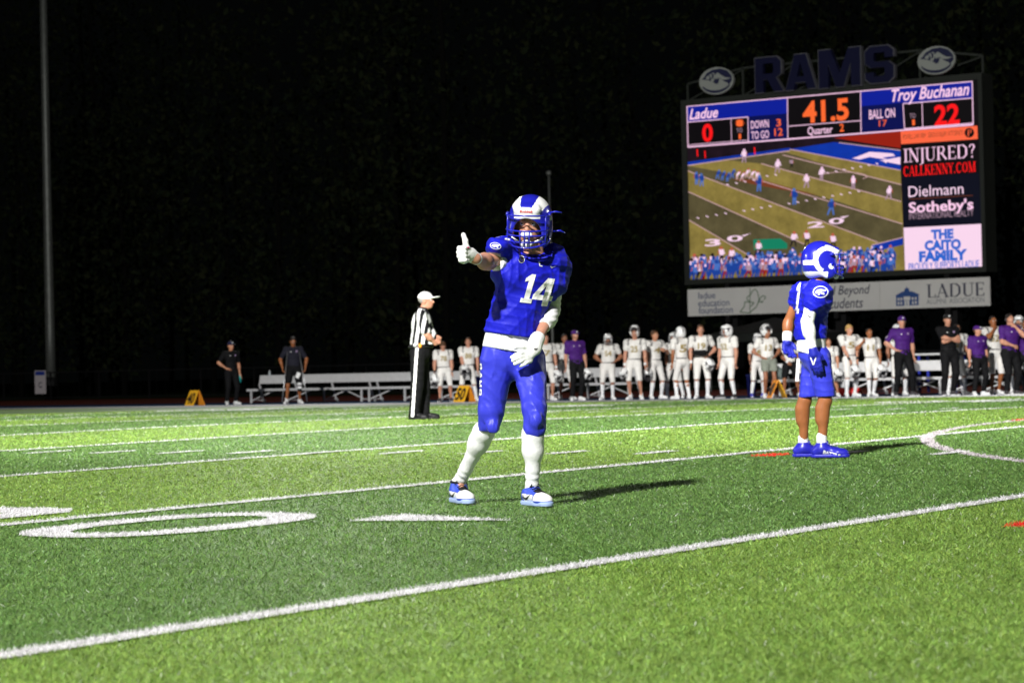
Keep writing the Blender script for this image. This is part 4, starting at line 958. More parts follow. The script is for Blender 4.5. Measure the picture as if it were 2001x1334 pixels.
def body_prims(J, fv, s, g=1., hands=True, belly=0.):
    G0 = g; g = g*.88
    sd = unit(np.cross(fv, (0, 0, 1)))
    P = [cap(J['pelvis'], J['waist'], .142*s*g, .128*s*g, .03, (fv, .72)), cap(J['waist'], J['chest'], .128*s*g, .148*s*g, .05, (fv, .72)),
         cap(J['chest']-sd*.06*s, J['chest']+sd*.06*s, .112*s*g, None, .05, (fv, .9)), cap(J['neckb'], J['head']-np.array([0, 0, .05*s]), .062*s*g**.5, .056*s*g**.5, .035)]
    if belly: P.append(ell(J['waist']+np.array(fv)*.06*s*belly, np.array([.14, .14, .15])*s*g, None, .08))
    for q in 'LR':
        P += [cap(J['chest']+(J['sh'+q]-J['chest'])*.4+np.array([0, 0, .02]), J['sh'+q], .07*s, .056*s*g, .05), cap(J['sh'+q], J['el'+q], .052*s*G0, .042*s*G0, .03), cap(J['el'+q], J['wr'+q], .043*s*G0, .0275*s, .02),
              ell(J['el'+q]*.7+J['wr'+q]*.3, np.array([.043, .043, .05])*s*g**.7, None, .04)]
        P += [cap(J['hip'+q], J['kn'+q], .086*s*g, (.045 if J.get('slim') else .054)*s*g**.6, .05), cap(J['kn'+q], J['an'+q], (.043 if J.get('slim') else .052)*s*g**.6, .034*s, .03)]
        (None if J.get('slim') else P.append(ell(J['kn'+q]+np.array(J['lf'+q])*.012*s, np.array([.048, .048, .052])*s*g**.6, None, .03))); c = J['kn'+q]*.70+J['an'+q]*.30-np.array(J['lf'+q])*.027*s; P.append(cap(c+(J['kn'+q]-J['an'+q])*.12, c-(J['kn'+q]-J['an'+q])*.1, .047*s, .040*s, .05))
        P.append(cap(J['an'+q], J['an'+q]+np.array(J['lf'+q])*.10*s*np.array([1, 1, 0])-np.array([0, 0, .06*s]), .030*s, .018*s, .02))
        if hands:
            h = J.get('hd'+q, {}); d = h.get('d', J['wr'+q]-J['el'+q]); P += hand_prims(J['wr'+q], d, h.get('pn', sd*(1 if q == 'L' else -1)), s, h.get('curl', .45), h.get('ts', -1 if q == 'L' else 1), h.get('r', .0115), k=.007)
    return P
def shoe(parent, an, lf, s, m_up, m_sole, m_toe=None, m_lace=None, res=.008, high=False, zg_=0., detail=False, swoosh=None):
    d = unit([lf[0], lf[1], 0]); z = np.array([0, 0, 1.]); a = np.array([an[0], an[1], zg_]); sd = np.cross(z, d)
    heel = a-d*.045*s; toe = a+d*.19*s
    up = [cap(heel+z*.05*s, heel+d*.05*s+z*.07*s, .04*s, .042*s, .03), cap(heel+d*.04*s+z*.065*s, toe-d*.03*s+z*.036*s, .043*s, .036*s, .04, (z, .9)), cap(toe-d*.06*s-sd*.012*s+z*.034*s, toe-d*.015*s+z*.03*s, .04*s, .036*s, .03, (z, .8)),
          cap(a+z*.075*s, np.array(an)+z*(.03*s if high else .0), .043*s, .041*s if high else .043*s, .03)]
    def pt(C):
        u = (C-heel)@d; w_ = (C-heel)@sd; zz = C[:, 2]-zg_; mi = np.zeros(len(C), int)
        if m_toe:
            mi[(u > .155*s) & (zz > .03*s)] = 1
            mi[(u > .03*s) & (u < .135*s) & (np.abs(w_) > .024*s) & (zz > .028*s) & (zz < .028*s+.045*s*(1-.2*u/.1)) ] = 1
        return mi
    cut = [(a, (0, 0, -1)), (np.array(an)+z*(.05*s if high else .025*s)-d*.0, unit(z-d*.25))]
    o = sdf_obj('shoe', up, res, [m_up, m_toe or m_up], parent, cut, None, pt)
    so = sdf_obj('sole', [cap(heel+z*.016*s, toe-d*.07*s+z*.016*s, .045*s, .048*s, .01), cap(toe-d*.08*s+z*.016*s, toe-d*.012*s+z*.016*s, .049*s, .042*s, .01)], res, m_sole, o, [(a+z*.001, (0, 0, -1)), (a+z*.027*s, (0, 0, 1))])
    if m_lace:
        L = MB(); bv_ = BVHTree.FromPolygons([Vector(p) for p in o_cache[o.name][0]], [tuple(map(int, q)) for q in o_cache[o.name][1]])
        def on(p):
            h = bv_.ray_cast(Vector(p+z*.3), Vector((0, 0, -1)), .5)[0]; return np.array(h)+z*.003 if h else p
        for i in range(6):
            c = heel+d*(.085+.016*i)*s; L.tube([on(c+sd*.026*s*k+d*.006*(j % 2)) for j, k in enumerate((-1, -.5, 0, .5, 1))], .0042*s, 6)
        for k in (-1, 1): L.tube([on(heel+d*.085*s), on(heel+d*.09*s)+sd*k*.02*s+z*.012, on(heel+d*.1*s)+sd*k*.04*s], .003*s, 5)
        L.build('laces', m_lace, o, True)
    if swoosh:
        for k in (-1, 1):
            q = np.array([(0, .35), (.25, 0), (.5, .08), (1.2, .8), (.5, .3), (.3, .28), (.18, .45), (.2, .7)]); F = [(0, 1, 6), (1, 5, 6), (1, 2, 5), (2, 4, 5), (2, 3, 4), (0, 6, 7)]
            try: project((q, F), o, o, 'swoosh', swoosh, heel+d*.035*s+z*.03*s+sd*k*.0, d, z, -sd*k, .085*s, .04*s, .002, .01)
            except Exception: pass
    return o
# ---- helmets
_hm = {}
def helmet_meshes(scheme, res):
    key = (scheme, res)
    if key in _hm: return _hm[key]
    P = [ell((0, .012, .022), (.123, .146, .134), None, .02), ell((-.088, -.035, -.07), (.034, .066, .07), None, .05), ell((.088, -.035, -.07), (.034, .066, .07), None, .05), ell((0, .062, -.055), (.108, .082, .085), None, .05),
         cap((-.05, -.105, .082), (.05, -.105, .082), .026, .026, .03),
         neg(ell((0, .006, -.02), (.101, .124, .125), None, .008)), neg(ell((0, -.15, -.065), (.088, .15, .098), None, .012)), neg(ell((0, -.05, -.19), (.092, .15, .09), None, .01))]
    def paint(C):
        x, y, z = C[:, 0], C[:, 1], C[:, 2]; mi = np.zeros(len(C), int); inner = np.linalg.norm((C-np.array([0, .006, -.02]))/np.array([.106, .129, .13]), axis=1) < 1.0
        if scheme in ('horn', 'horn_front'):
            r = np.hypot(y+.018, z+.0); a = np.degrees(np.arctan2(z, -(y+.018)))   # 0 = front, 90 = up
            w_ = (r > .076) & (r < .112) & (np.abs(x) > .02) & ((a > -28) | (a < -115)) 
            w_ |= (y < -.005) & (z > .045) & (np.abs(x) > .024+.22*np.maximum(0, z-.095)) & (np.abs(x) < .09) & (r > .076) & (r < .120)
            w_ |= (y < -.1) & (z > .05) & (z < .085) & (np.abs(x) > .02)
            hook = (y+.045)**2+(z+.045)**2 < .022**2
            w_ |= hook & (np.abs(x) > .07)
            w_ |= (y > .085) & (np.abs(z+.02) < .018) & (np.abs(x) > .03)
            w_ |= (z < -.088) & (y > -.02)
            mi[w_] = 1
        else:
            r = np.hypot(y-.01, z-.02); k = (np.abs(x) > .08) & (r < .05) & (r > .012) & ((y < .012) | (z > .03)); mi[k] = 2
            mi[(np.abs(x) < .012) & (z > 0) & (y > -.08)] = 2
        if scheme == 'horn_front':
            mi[:] = 0; mi[(z > .034+1.2*np.maximum(0, np.abs(x)-.048)) & (np.abs(x) > .024+.34*np.maximum(0, z-.07)) & (y < .09)] = 1; mi[(z > .03) & (z < .092) & (y < -.1) & (np.abs(x) < .075)] = 1
        mi[inner] = 3
        return mi
    V, F = sdf_mesh(P, res); mi = paint(V[F].mean(1))
    if scheme in ('horn', 'horn_front'): mats = [M['helmet_blue'], M['helmet_white'], M['black'], M['black']]
    else: mats = [M['helmet_white'], M['helmet_white'], M['charcoal'], M['black']]
    sh = mesh_np('helmet_shell', V, F, mats, mi)
    b = MB(); r = .0052 if scheme != 'visitor' else .006
    arc = lambda a0, a1, z0, zc, n=11, R=.128, fy=.128: [(R*math.sin(a), -.045-fy*math.cos(a), z0+(zc-z0)*math.cos(a)) for a in np.radians(np.linspace(a0, a1, n))]
    b.tube(arc(-78, 78, .045, .052), r); b.tube(arc(-72, 72, -.03, -.035), r); b.tube(arc(-66, 66, -.055, -.062), r*.9); b.tube([(-.112, -.06, -.03)]+arc(-74, 74, -.085, -.128)+[(.112, -.06, -.03)], r*1.1)
    b.tube(arc(-50, 50, -.085, -.098), r*.9)
    for a in (-58, 58): b.tube([(.128*math.sin(math.radians(a)), -.045-.128*math.cos(math.radians(a)), z) for z in (.048, 0, -.032, -.062, -.105)], r)
    for x in (-.026, 0, .026): b.tube([(x, -.171, -.035), (x, -.176, -.07), (x, -.17, -.124)], r*.85)
    for sx in (-1, 1):
        b.box((sx*.121, -.05, .048), (.006, .014, .012)); b.box((sx*.118, -.05, -.03), (.006, .012, .012))
    me = bpy.data.meshes.new('facemask'); me.from_pydata(b.v, [], b.f); me.materials.append(M['mask_blue'] if scheme != 'visitor' else M['charcoal']); me.polygons.foreach_set('use_smooth', [True]*len(b.f)); me.update()
    c = MB()
    for sx in (-1, 1): c.tube([(sx*.12, -.03, -.03), (sx*.085, -.1, -.08), (sx*.03, -.128, -.108)], .006, 6)
    c2 = ell((0, -.12, -.112), (.034, .022, .026)); v2, f2 = sdf_mesh([c2], .006); c.add(v2, [tuple(q) for q in f2])
    m3 = bpy.data.meshes.new('chin_strap'); m3.from_pydata(c.v, [], c.f); m3.materials.append(M['helmet_white']); m3.polygons.foreach_set('use_smooth', [True]*len(c.f)); m3.update()
    _hm[key] = (sh, me, m3); return _hm[key]
def helmet(scheme, res, center, R, parent=None, s=1., held=None, strap=True):
    sh, fm__, cs = helmet_meshes(scheme, res)
    Mx = Matrix.Translation(Vector(center)) @ Matrix([list(map(float, r)) for r in R]).to_4x4() @ Matrix.Scale(s, 4)
    if held:
        e = bpy.data.objects.new('football_helmet', None); COL.objects.link(e); e.matrix_world = held[0] @ Mx; tag(e, held[1], 'helmet', 'white football helmets held on the far sideline')
        link('shell', sh, e); link('facemask', fm__, e); return e
    o = link('helmet', sh, parent); o.matrix_local = Mx; link('facemask', fm__, o)
    if strap: link('chin_strap', cs, o)
    return o
def torso_top(J, fv, s, g, e, pads, belly=0):
    sd = unit(np.cross(fv, (0, 0, 1)))
    P = [cap(J['pelvis'], J['waist'], (.142*g+e)*s, (.135*g+e)*s, .03, (fv, .74)), cap(J['waist'], J['chest'], (.135*g+e)*s, (.155*g+e)*s, .05, (fv, .74)), cap(J['chest']-sd*.06*s, J['chest']+sd*.06*s, (.116*g+e)*s, None, .05, (fv, .95)),
         cap(J['chest'], J['neckb']-np.array([0, 0, .02]), .1*s, .075*s, .06)]
    if belly: P.append(ell(J['waist']+np.array(fv)*.07*s*belly, np.array([.165, .165, .18])*s*g, None, .09))
    for q in 'LR':
        S = J['sh'+q]
        P.append(cap(J['chest']+(S-J['chest'])*.5+np.array([0, 0, .03]), S, (.075+e)*s, (.062+e)*s*g**.5, .05))
        if pads: P.append(ell(S+np.array([0, 0, .02*s])+(J['chest']-S)*np.array([.28, .28, 0]), np.array([.115, .12, .075])*s, None, .04))
    return P
def person_frame(px, py, Y, theta):
    q = atY(px, py, Y); return (q[0], Y, gz(Y)+.006), (YAW-math.pi/2)+theta
def generic(px, Y, top, theta=0., skin='skin', kit='player', label='', arms=('down', 'down'), g=1., hat=None, hair='hair_brown', number='00', headturn=0., nod=0., stance=.12, pants='white', held=(None, None), shoes='white_plain',
            calf='sock', group=None, longs=False, seed=0, lean=0., belly=0., helm_up=False, hidden=None):
    base, rz = person_frame(px, 778, Y, theta)
    topz = atY(px, top, Y)[2]-base[2]; H = topz/(1.02 if hat in ('helmet',) else 1.012 if hat else 1.0)
    if kit == 'player': group_ = 'visiting players in white along the far sideline'
    else: group_ = group
    e = empty('person', base, rz, label, 'person', group_); s = H/1.8; z = lambda f: f*H
    fv = np.array([0, -1., 0]); J = {}; jr_ = random.Random(seed*7+3); wsx = jr_.uniform(-.035, .035); ffy = jr_.uniform(-.07, .07); spx = [jr_.uniform(.75, 1.3), jr_.uniform(.75, 1.3)]; lean = lean-wsx*.5; headturn += jr_.uniform(-.15, .15)
    J['pelvis'] = np.array([wsx, 0, z(.53)]); J['waist'] = np.array([lean*.5, 0, z(.62)]); J['chest'] = np.array([lean, -.01, z(.745)]); J['neckb'] = np.array([lean, 0, z(.83)])
    Rh = Rz(headturn) @ Rx(nod); J['head'] = np.array([lean, -.015-.05*math.sin(nod), z(.925)-.02*abs(math.sin(nod))])
    sw = .108 if kit != 'player' else .118
    for q, sx, st, ft in (('L', -1, arms[0], -1), ('R', 1, arms[1], 1)):
        S = np.array([lean+sx*sw*H, .01, z(.805)]); J['sh'+q] = S
        W, pole = {'down': ((sx*.255*s+lean, -.02, z(.485)), (sx*.6, .8, 0)), 'hips': ((sx*.17*s, -.04, z(.575)), (sx*1., .55, 0)), 'front': ((sx*.06*s, -.23*s, z(.555)), (sx*1., .3, -.3)), 'low': ((sx*.1*s, -.22*s, z(.5)), (sx*1., .3, 0)),
                   'cross': ((-sx*.09*s, -(.2 if sx < 0 else .235)*s, z(.70)), (sx*1., -.2, -1.)), 'mouth': ((sx*.03+lean, -.17*s, z(.835)), (sx*.7, -.6, -1.)), 'shoulder': ((sx*.2*s, -.12*s, z(.80)), (sx*1, .1, -1.)),
                   'held': ((sx*.27*s+lean, -.06, z(.475)), (sx*.5, .8, 0)), 'bentup': ((sx*.14*s, -.26*s, z(.70)), (sx*1., .2, -1)), 'crutch': ((sx*.30*s, -.16*s, z(.53)), (sx*1., .5, 0)), 'belt': ((sx*.04*s, -.2*s, z(.6)), (sx*1., .2, -.2))}[st]
        J['el'+q], J['wr'+q] = ik(S, W, .172*H, .15*H, pole)
        d = J['wr'+q]-J['el'+q]
        if st in ('hips',): J['hd'+q] = dict(d=(-sx*.6, -.5, -.4), pn=(-sx, 0, 0), curl=.3)
        elif st in ('cross', 'mouth', 'shoulder', 'bentup', 'belt', 'front'): J['hd'+q] = dict(d=d+np.array([-sx*.02, .1, .02]), pn=(0, 1, -.2), curl=.55)
        elif st in ('held', 'crutch'): J['hd'+q] = dict(d=(0, -.1, -1), pn=(-sx, 0, 0), curl=1.0)
        hx = wsx+sx*.055*H; ax = sx*stance*H*.9*spx[0 if sx < 0 else 1]; J['hip'+q] = np.array([hx, 0, z(.51)]); J['lf'+q] = unit(np.array([sx*.35, -1, 0]))
        A = np.array([ax, .02*sx+ffy*sx, z(.05)]); J['kn'+q], J['an'+q] = ik(J['hip'+q], A, .245*H, .232*H, (sx*.2, -1, 0))
    res = .0155
    sk = M[skin]; bodyP = body_prims(J, fv, s, g, belly=belly)+head_prims(J['head'], Rh, s)
    body = sdf_obj('body', bodyP, res, sk, e)
    face_bits(J['head'], Rh, s, body, M[hair])
    hc = J['head']; f = lambda x, y, zz: hc+Rh@(np.array([x, y, zz])*s)
    if hat != 'helmet' :
        hp_ = [ell(f(0, .022, .045), np.array([.084, .1, .09])*s, Rh, .02), ell(f(0, .05, -.01), np.array([.076, .06, .07])*s, Rh, .02)]
        sdf_obj('hair', hp_, .011, M[hair], e, [(f(0, -.055, .06), Rh@unit([0, -1, -.55])), (f(0, 0, -.06), Rh@np.array([0, 0, -1.]))], folds(.004, 60, seed))
    if hat in ('cap_navy', 'cap_purple', 'cap_black', 'cap_white'):
        cm_ = {'cap_navy': M['navy'], 'cap_purple': M['purple'], 'cap_black': M['black'], 'cap_white': M['cloth_white']}[hat]
        sdf_obj('cap', [ell(f(0, .015, .052), np.array([.092, .11, .085])*s, Rh, .01), ell(f(0, -.115, .045), np.array([.07, .075, .012])*s, Rh @ Rx(-.12), .012)], .010, cm_, e, [(f(0, 0, .03), Rh@np.array([0, .0, -1.]))])
        sphere(f(0, -.094, .085), .02*s, M['white_plain'], 'cap_badge', e, 6, (1, .4, 1))
    if hat in ('helmet',): helmet('visitor', .009, f(0, 0, .012), Rh, e, s)
    if hat == 'helmet_up': helmet('visitor', .009, f(0, .035, .075), Rh @ Rx(-.75), e, s, strap=False)
    if kit in ('coach', 'coach_headset') and kit == 'coach_headset':
        b = MB(); b.tube([f(.098*math.cos(a), .0, .01+.125*math.sin(a)) for a in np.linspace(0, math.pi, 11)], .007*s, 6); b.tube([f(-.1, 0, -.01), f(-.085, -.08, -.055), f(-.03, -.12, -.06)], .004*s, 5); hs_ = b.build('headset', M['black'], e, True)
        for sx in (-1, 1): sphere(f(sx*.098, .005, -.005), .036*s, M['charcoal'], 'earcup', hs_, 6, (.5, 1, 1))
    # clothing
    sn = lambda q, a, e_=.0: cap(J['sh'+q], J['sh'+q]+(J['el'+q]-J['sh'+q])*a, (.068+e_)*s*g**.5, (.062+e_)*s*g**.5, .035)
    hem = .50 if kit == 'player' else .515
    if kit == 'player':
        tp = torso_top(J, fv, s, g, .012, True)+[sn('L', .5, .01), sn('R', .5, .01)]
        cuts = [((0, 0, z(.545)), (0, 0, -1)), ((0, -.0, z(.855)), (0, -.5, 1))]
        def pt(C):
            mi = np.zeros(len(C), int); ax_ = np.abs(C[:, 0]-lean); mi[(ax_ > .135*s) & (ax_ < .16*s) & (C[:, 2] > z(.765))] = 1; mi[(ax_ > .172*s) & (ax_ < .182*s) & (C[:, 2] > z(.77))] = 1; return mi
        top_ = sdf_obj('jersey', tp, .012, [M['jersey_white'], M['charcoal']], e, cuts, folds(.0065, 32, seed), pt)
        if number: project(text2d(number, .03), top_, top_, 'jersey_number', M['gold'], (lean-.095*s, 0, z(.665)), (1, 0, 0), (0, 0, 1), (0, 1, 0), .19*s, .16*s, .004, .03)
        if number: project(text2d(number, .03), top_, top_, 'jersey_number', M['gold'], (lean+.1*s, 0, z(.65)), (-1, 0, 0), (0, 0, 1), (0, -1, 0), .2*s, .2*s, .004, .03)
    else:
        col_ = {'coach': 'purple', 'coach_headset': 'purple', 'black': 'black_cloth', 'tee': 'navy_shirt'}[kit] if kit != 'coach_headset' or hidden is None else hidden
        tp = torso_top(J, fv, s, g, .016, False, belly)+[sn('L', .72), sn('R', .72)]
        for q in 'LR': pass
        cuts = [((0, 0, z(hem)), (0, 0, -1)), ((0, 0, z(.86)), (0, -.4, 1))]
        top_ = sdf_obj('polo_shirt' if kit != 'tee' else 'tshirt', tp, .012, M[col_], e, cuts, folds(.0075, 28, seed))
        cc = MB(); cc.tube([J['neckb']+np.array([.07*s*math.sin(a), -.066*s*math.cos(a), .03*s-.02*s*math.cos(a)]) for a in np.linspace(-2.6, 2.6, 12)], .012*s, 6); cc.build('collar', M[col_], top_, True)
        project(text2d('w', .05), top_, top_, 'chest_logo', M['white_plain'], (lean-.09*s, 0, z(.765)), (1, 0, 0), (0, 0, 1), (0, 1, 0), .035*s, .022*s, .003, .03)
        project(outline2d([[(0, 1), (0, .4), (.5, 0), (1, .4), (1, 1)]]), top_, top_, 'chest_crest', mat('crest', (.35, .25, .42), .6, .3), (lean+.06*s, 0, z(.76)), (1, 0, 0), (0, 0, 1), (0, 1, 0), .05*s, .05*s, .003, .03)
    # trousers / pants / shorts
    pm_ = {'white': M['jersey_white'], 'black': M['black_cloth'], 'grey': M['shorts_grey'], 'blackshorts': M['black_cloth']}[pants]
    cutf = {'white': .262, 'black': .055, 'grey': .375, 'blackshorts': .31}[pants]; infl = .010 if pants == 'white' else (.018 if pants == 'black' else .026)
    pp = [cap(J['pelvis'], J['waist'], (.146*g+infl*.5)*s, (.13*g+infl*.5)*s, .03, (fv, .76))]
    for q in 'LR':
        pp += [cap(J['hip'+q], J['kn'+q], (.092*g**.8+infl)*s, (.062+infl)*s, .03), cap(J['kn'+q], J['an'+q], (.058+infl)*s, (.042+infl)*s, .02)]
    pc = [((0, 0, z(cutf)), (0, 0, -1)), ((0, 0, z(.6 if kit == 'player' else .57)), (0, 0, 1))]
    pan = sdf_obj({'white': 'football_pants', 'black': 'trousers', 'grey': 'shorts', 'blackshorts': 'shorts'}[pants], pp, .012, pm_, e, pc, folds(.004 if pants == 'white' else .007, 30, seed+3))
    if pants == 'white' or pants == 'black':
        b = MB(); b.tube([np.array([.15*g*s*math.sin(a), -.113*g*s*math.cos(a), z(.57)]) for a in np.linspace(0, 6.28, 20)], .012*s, 5); b.build('belt', M['charcoal'] if pants == 'white' else M['black'], e, True)
    for q in 'LR':
        if calf == 'sock' and pants != 'black':
            sdf_obj('sock', [cap(J['kn'+q]*.9+J['an'+q]*.1, J['an'+q], .058*s, .042*s, .02), cap(J['kn'+q]*.7+J['an'+q]*.3-J['lf'+q]*.018*s, J['kn'+q]*.5+J['an'+q]*.5, .054*s, .046*s, .03)], .012, M['cloth_white'], e, [(J['kn'+q]*.86+J['an'+q]*.14, (0, 0, 1))])
        elif calf == 'low': sdf_obj('sock', [cap(J['an'+q]+np.array([0, 0, .06*s]), J['an'+q], .042*s, .043*s, .01)], .010, M['cloth_white'], e)
        shoe(e, J['an'+q], J['lf'+q], s, M[shoes], M['white_plain'] if shoes != 'white_plain' else M['cloth_white'], res=.010, zg_=-.003)
        if kit == 'player' and arms[0 if q == 'L' else 1] in ('held', 'down', 'front', 'low') and seed % 2:
            sdf_obj('wristband', [cap(J['wr'+q]-(J['wr'+q]-J['el'+q])*.14, J['wr'+q], .036*s, .034*s, .005)], .010, M['cloth_white'] if seed % 4 < 2 else M['black'], e)
    dgm = Matrix.Translation(Vector(base)) @ Matrix.Rotation(rz, 4, 'Z')
    for q, sx, hl in (('L', -1, held[0]), ('R', 1, held[1])):
        if hl:
            c = J['wr'+q]+np.array([sx*.01, -.04, -.21*s]); helmet('visitor', .009, c, Rz(hl[1]) @ Rx(hl[2]), None, 1., (dgm, hl[0]))
    e['_'] = 0; del e['_']
    return e, J, s, H, dgm, top_

W_ = 'white jersey with gold number '
hl = lambda t, a=0., b=.9: (t, a, b)
# left part of the sideline
e, J, s, H, dgm, tp_ = generic(453, 53.0, 665, math.radians(30), 'skin', 'black', 'person in black polo and navy cap by the 40 marker, one hand on hip', ('hips', 'down'), 1.0, 'cap_navy', pants='black', shoes='white_plain', headturn=.1, stance=.09, seed=1)
c = J['wrR']+np.array([0, -.02, -.16]); be = empty('drink_bottle', tuple(dgm @ Vector(c)), 0, 'teal drink bottle held low by the person in the navy cap', 'bottle')
m = MB(); m.lathe([(.034, -.1), (.036, .06), (.03, .09), (.02, .1)], 12); m.build('body', M['teal'], be, True); m = MB(); m.lathe([(.022, .1), (.022, .13)], 10); m.build('cap', M['white_plain'], be)
e, J, s, H, dgm, tp_ = generic(575, 53.2, 657, math.radians(8), 'skin_tan', 'tee', 'person on crutches in dark tee and black shorts with a white brace on one knee', ('crutch', 'crutch'), 1.08, None, 'hair_dark', pants='blackshorts', calf='low', nod=.45, stance=.1, seed=2)
sdf_obj('knee_brace', [cap(J['knR']+np.array([0, 0, .09]), J['knR']-np.array([0, 0, .11]), .078, .066, .01)], .012, [M['black_cloth'], M['cloth_white']], e, (), None, lambda C: ((C[:, 1] < J['knR'][1]-.02) & (np.abs(np.abs(C[:, 2]-J['knR'][2])-.055) < .035)).astype(int))
m = MB(); q = J['hipR']*.55+J['knR']*.45+np.array([-.02, -.13, .04]); m.box(q, (.055, .012, .085), 0, Ry(.45)); m.build('held_card', M['white_plain'], e)
for sx, q in ((-1, 'L'), (1, 'R')):
    c = empty('crutch', tuple(dgm @ Vector((0, 0, 0))), e.rotation_euler.z, ['crutch under the left side arm of the injured person', '', 'crutch under the right side arm of the injured person'][sx+1], 'crutch', 'crutches')
    S_ = J['sh'+q]+np.array([sx*-.04, -.1, -.07]); B_ = np.array([sx*.37, -.2, .01]); hnd = J['wr'+q]
    a1 = np.array([0, .05, 0]); m = MB(); mid = S_*.3+B_*.7
    m.tube([S_+a1, mid+a1*.6, B_+a1*.1], .013, 6); m.tube([S_-a1, mid-a1*.6, B_-a1*.1], .013, 6); m.build('shaft', M['metal'], c, True)
    m = MB(); m.tube([S_+a1*1.3, S_-a1*1.3], .022, 6); m.build('underarm_pad', M['charcoal'], c, True); m = MB(); hh = S_*.52+B_*.48; m.tube([hh+a1, hh-a1], .016, 6); m.build('hand_grip', M['charcoal'], c, True)
    m = MB(); m.tube([B_, B_+np.array([0, 0, .04])], .02, 8); m.build('rubber_foot', M['black'], c, True)
generic(868, 53.2, 666, math.radians(8), 'skin_pink', 'player', W_+'78 with head bowed beside the referee', ('held', 'down'), 1.22, None, 'hair_brown', '78', nod=.85, calf='bare', shoes='charcoal', held=(hl('grey white helmet hanging from the hand of the head-bowed player', .4), None), seed=3, stance=.1)
generic(916, 53.6, 659, 0, 'skin_pink', 'player', W_+'88 standing behind the 50 marker', ('low', 'down'), 1.1, None, 'hair_brown', '88', held=(None, None), seed=4)
_q = atY(908.6, 722, 53.15); helmet('visitor', .009, (0, 0, 0), Rz(-.2) @ Rx(.3), None, 1., (Matrix.Translation(Vector(_q)) @ Matrix.Rotation(YAW-math.pi/2, 4, 'Z'), 'white helmet held in front of his legs by number 88'))
# middle group
generic(1069, 53.0, 652, math.radians(15), 'skin_pink', 'player', 'white jersey player half hidden behind the hip of the thumbs-up player', ('down', 'held'), 1.1, None, 'hair_dark', '7', calf='low', held=(None, hl('white helmet hanging right beside the thumbs-up player', .5, .5)), seed=5)
generic(1105, 54.6, 652, math.radians(20), 'skin_brown', 'player', 'dark haired white jersey player standing just behind the purple coach', ('down', 'down'), 1.0, None, 'hair_dark', '', calf='bare', seed=6)
generic(1127, 52.2, 643, math.radians(14), 'skin_pink', 'coach_headset', 'purple polo and cap person with headset, right of the thumbs-up player', ('down', 'held'), 1.12, 'cap_purple', pants='black', shoes='white_plain', headturn=.25, stance=.055, held=(None, ('dark grey helmet hanging beside the purple coach nearest the middle', .6, .4)), seed=7)
generic(1190, 52.9, 651, math.radians(-4), 'skin_brown', 'player', 'helmeted player number 54 in gold, hands on hips', ('hips', 'hips'), 1.24, 'helmet', 'hair_dark', '54', stance=.085, seed=8, shoes='white_plain', nod=.15)
generic(1242, 52.6, 640, math.radians(-12), 'skin_pink', 'player', W_+'25 with his helmet pushed up on his head', ('held', 'down'), 1.08, 'helmet_up', 'hair_brown', '25', stance=.09, calf='low', held=(hl('white helmet hanging from the left side hand of number 25', -.5, .7), None), seed=9)
generic(1283, 53.6, 645, math.radians(28), 'skin', 'player', 'bareheaded brown haired player beside number 25, one hand raised to his mouth', ('held', 'bentup'), 1.0, None, 'hair_brown', '4', headturn=.3, stance=.1, lean=-.03, held=(hl('white helmet hanging between number 25 and the bareheaded player', -.6, .5), None), seed=10)
generic(1319, 54.6, 648, math.radians(-30), 'skin_brown', 'player', 'helmeted player behind the one seen from the back', ('down', 'down'), 1.0, 'helmet', 'hair_dark', '3', seed=11)
generic(1334, 52.7, 637, math.radians(205), 'skin_tan', 'player', 'helmeted player seen from the back beside number 19', ('down', 'down'), 1.02, 'helmet', 'hair_dark', '5', seed=12, stance=.09)
generic(1372, 52.7, 634, math.radians(4), 'skin_pink', 'player', 'tall brown haired player number 19 with a black hand warmer at his waist', ('down', 'hips'), 1.02, None, 'hair_brown', '19', stance=.085, seed=13, held=(None, hl('white helmet held against his thigh by the tall player number 19', .6, .6)))
_c = atY(1368, 689, 52.45); _e = empty('hand_warmer', tuple(_c), YAW-math.pi/2, 'black hand warmer pouch worn at the waist of number 19', 'pouch'); sdf_obj('pouch', [cap((-.12, 0, 0), (.12, 0, 0), .07, None, .02)], .012, M['black_cloth'], _e); _m = MB(); _m.tube([(-.17, .02, .02), (-.2, .15, .03), (0, .3, .04), (.2, .15, .03), (.17, .02, .02)], .012); _m.build('strap', M['black'], _e)
generic(1424, 52.6, 633, math.radians(-42), 'skin_pink', 'player', 'helmeted player number 52 in all white, looking to the left', ('down', 'down'), 1.14, 'helmet', 'hair_dark', '52', headturn=-.45, stance=.1, shoes='charcoal', seed=14)
generic(1482, 54.7, 650, math.radians(20), 'skin_brown', 'player', 'white jersey player behind the player in grey shorts', ('down', 'down'), 1., 'helmet', 'hair_dark', '8', shoes='shoe_navy', seed=15)
generic(1502, 52.5, 638, math.radians(14), 'skin_brown', 'player', 'player number 13 in grey shorts with his helmet pushed up, hands on hips', ('hips', 'hips'), 1.05, 'helmet_up', 'hair_dark', '13', headturn=.3, pants='grey', calf='bare', stance=.07, seed=16)
generic(1545, 53.2, 652, math.radians(-8), 'skin_brown', 'player', 'player in black shorts standing behind the blue glove of the near player', ('front', 'down'), 1.0, None, 'hair_dark', '20', pants='blackshorts', calf='bare', seed=17)
generic(1622, 52.7, 660, math.radians(-10), 'skin', 'player', 'white jersey player half hidden behind the near blue player', ('down', 'held'), 1.1, None, 'hair_brown', '6', calf='bare', held=(None, hl('white helmet held beside the shorts of the near blue player', .4, .5)), seed=18)
generic(1662, 52.4, 633, math.radians(18), 'skin_pink', 'player', 'blond player number 5 holding his helmet in both hands', ('low', 'low'), 1.0, None, 'hair_blond', '5', headturn=.35, nod=.3, stance=.07, seed=19)
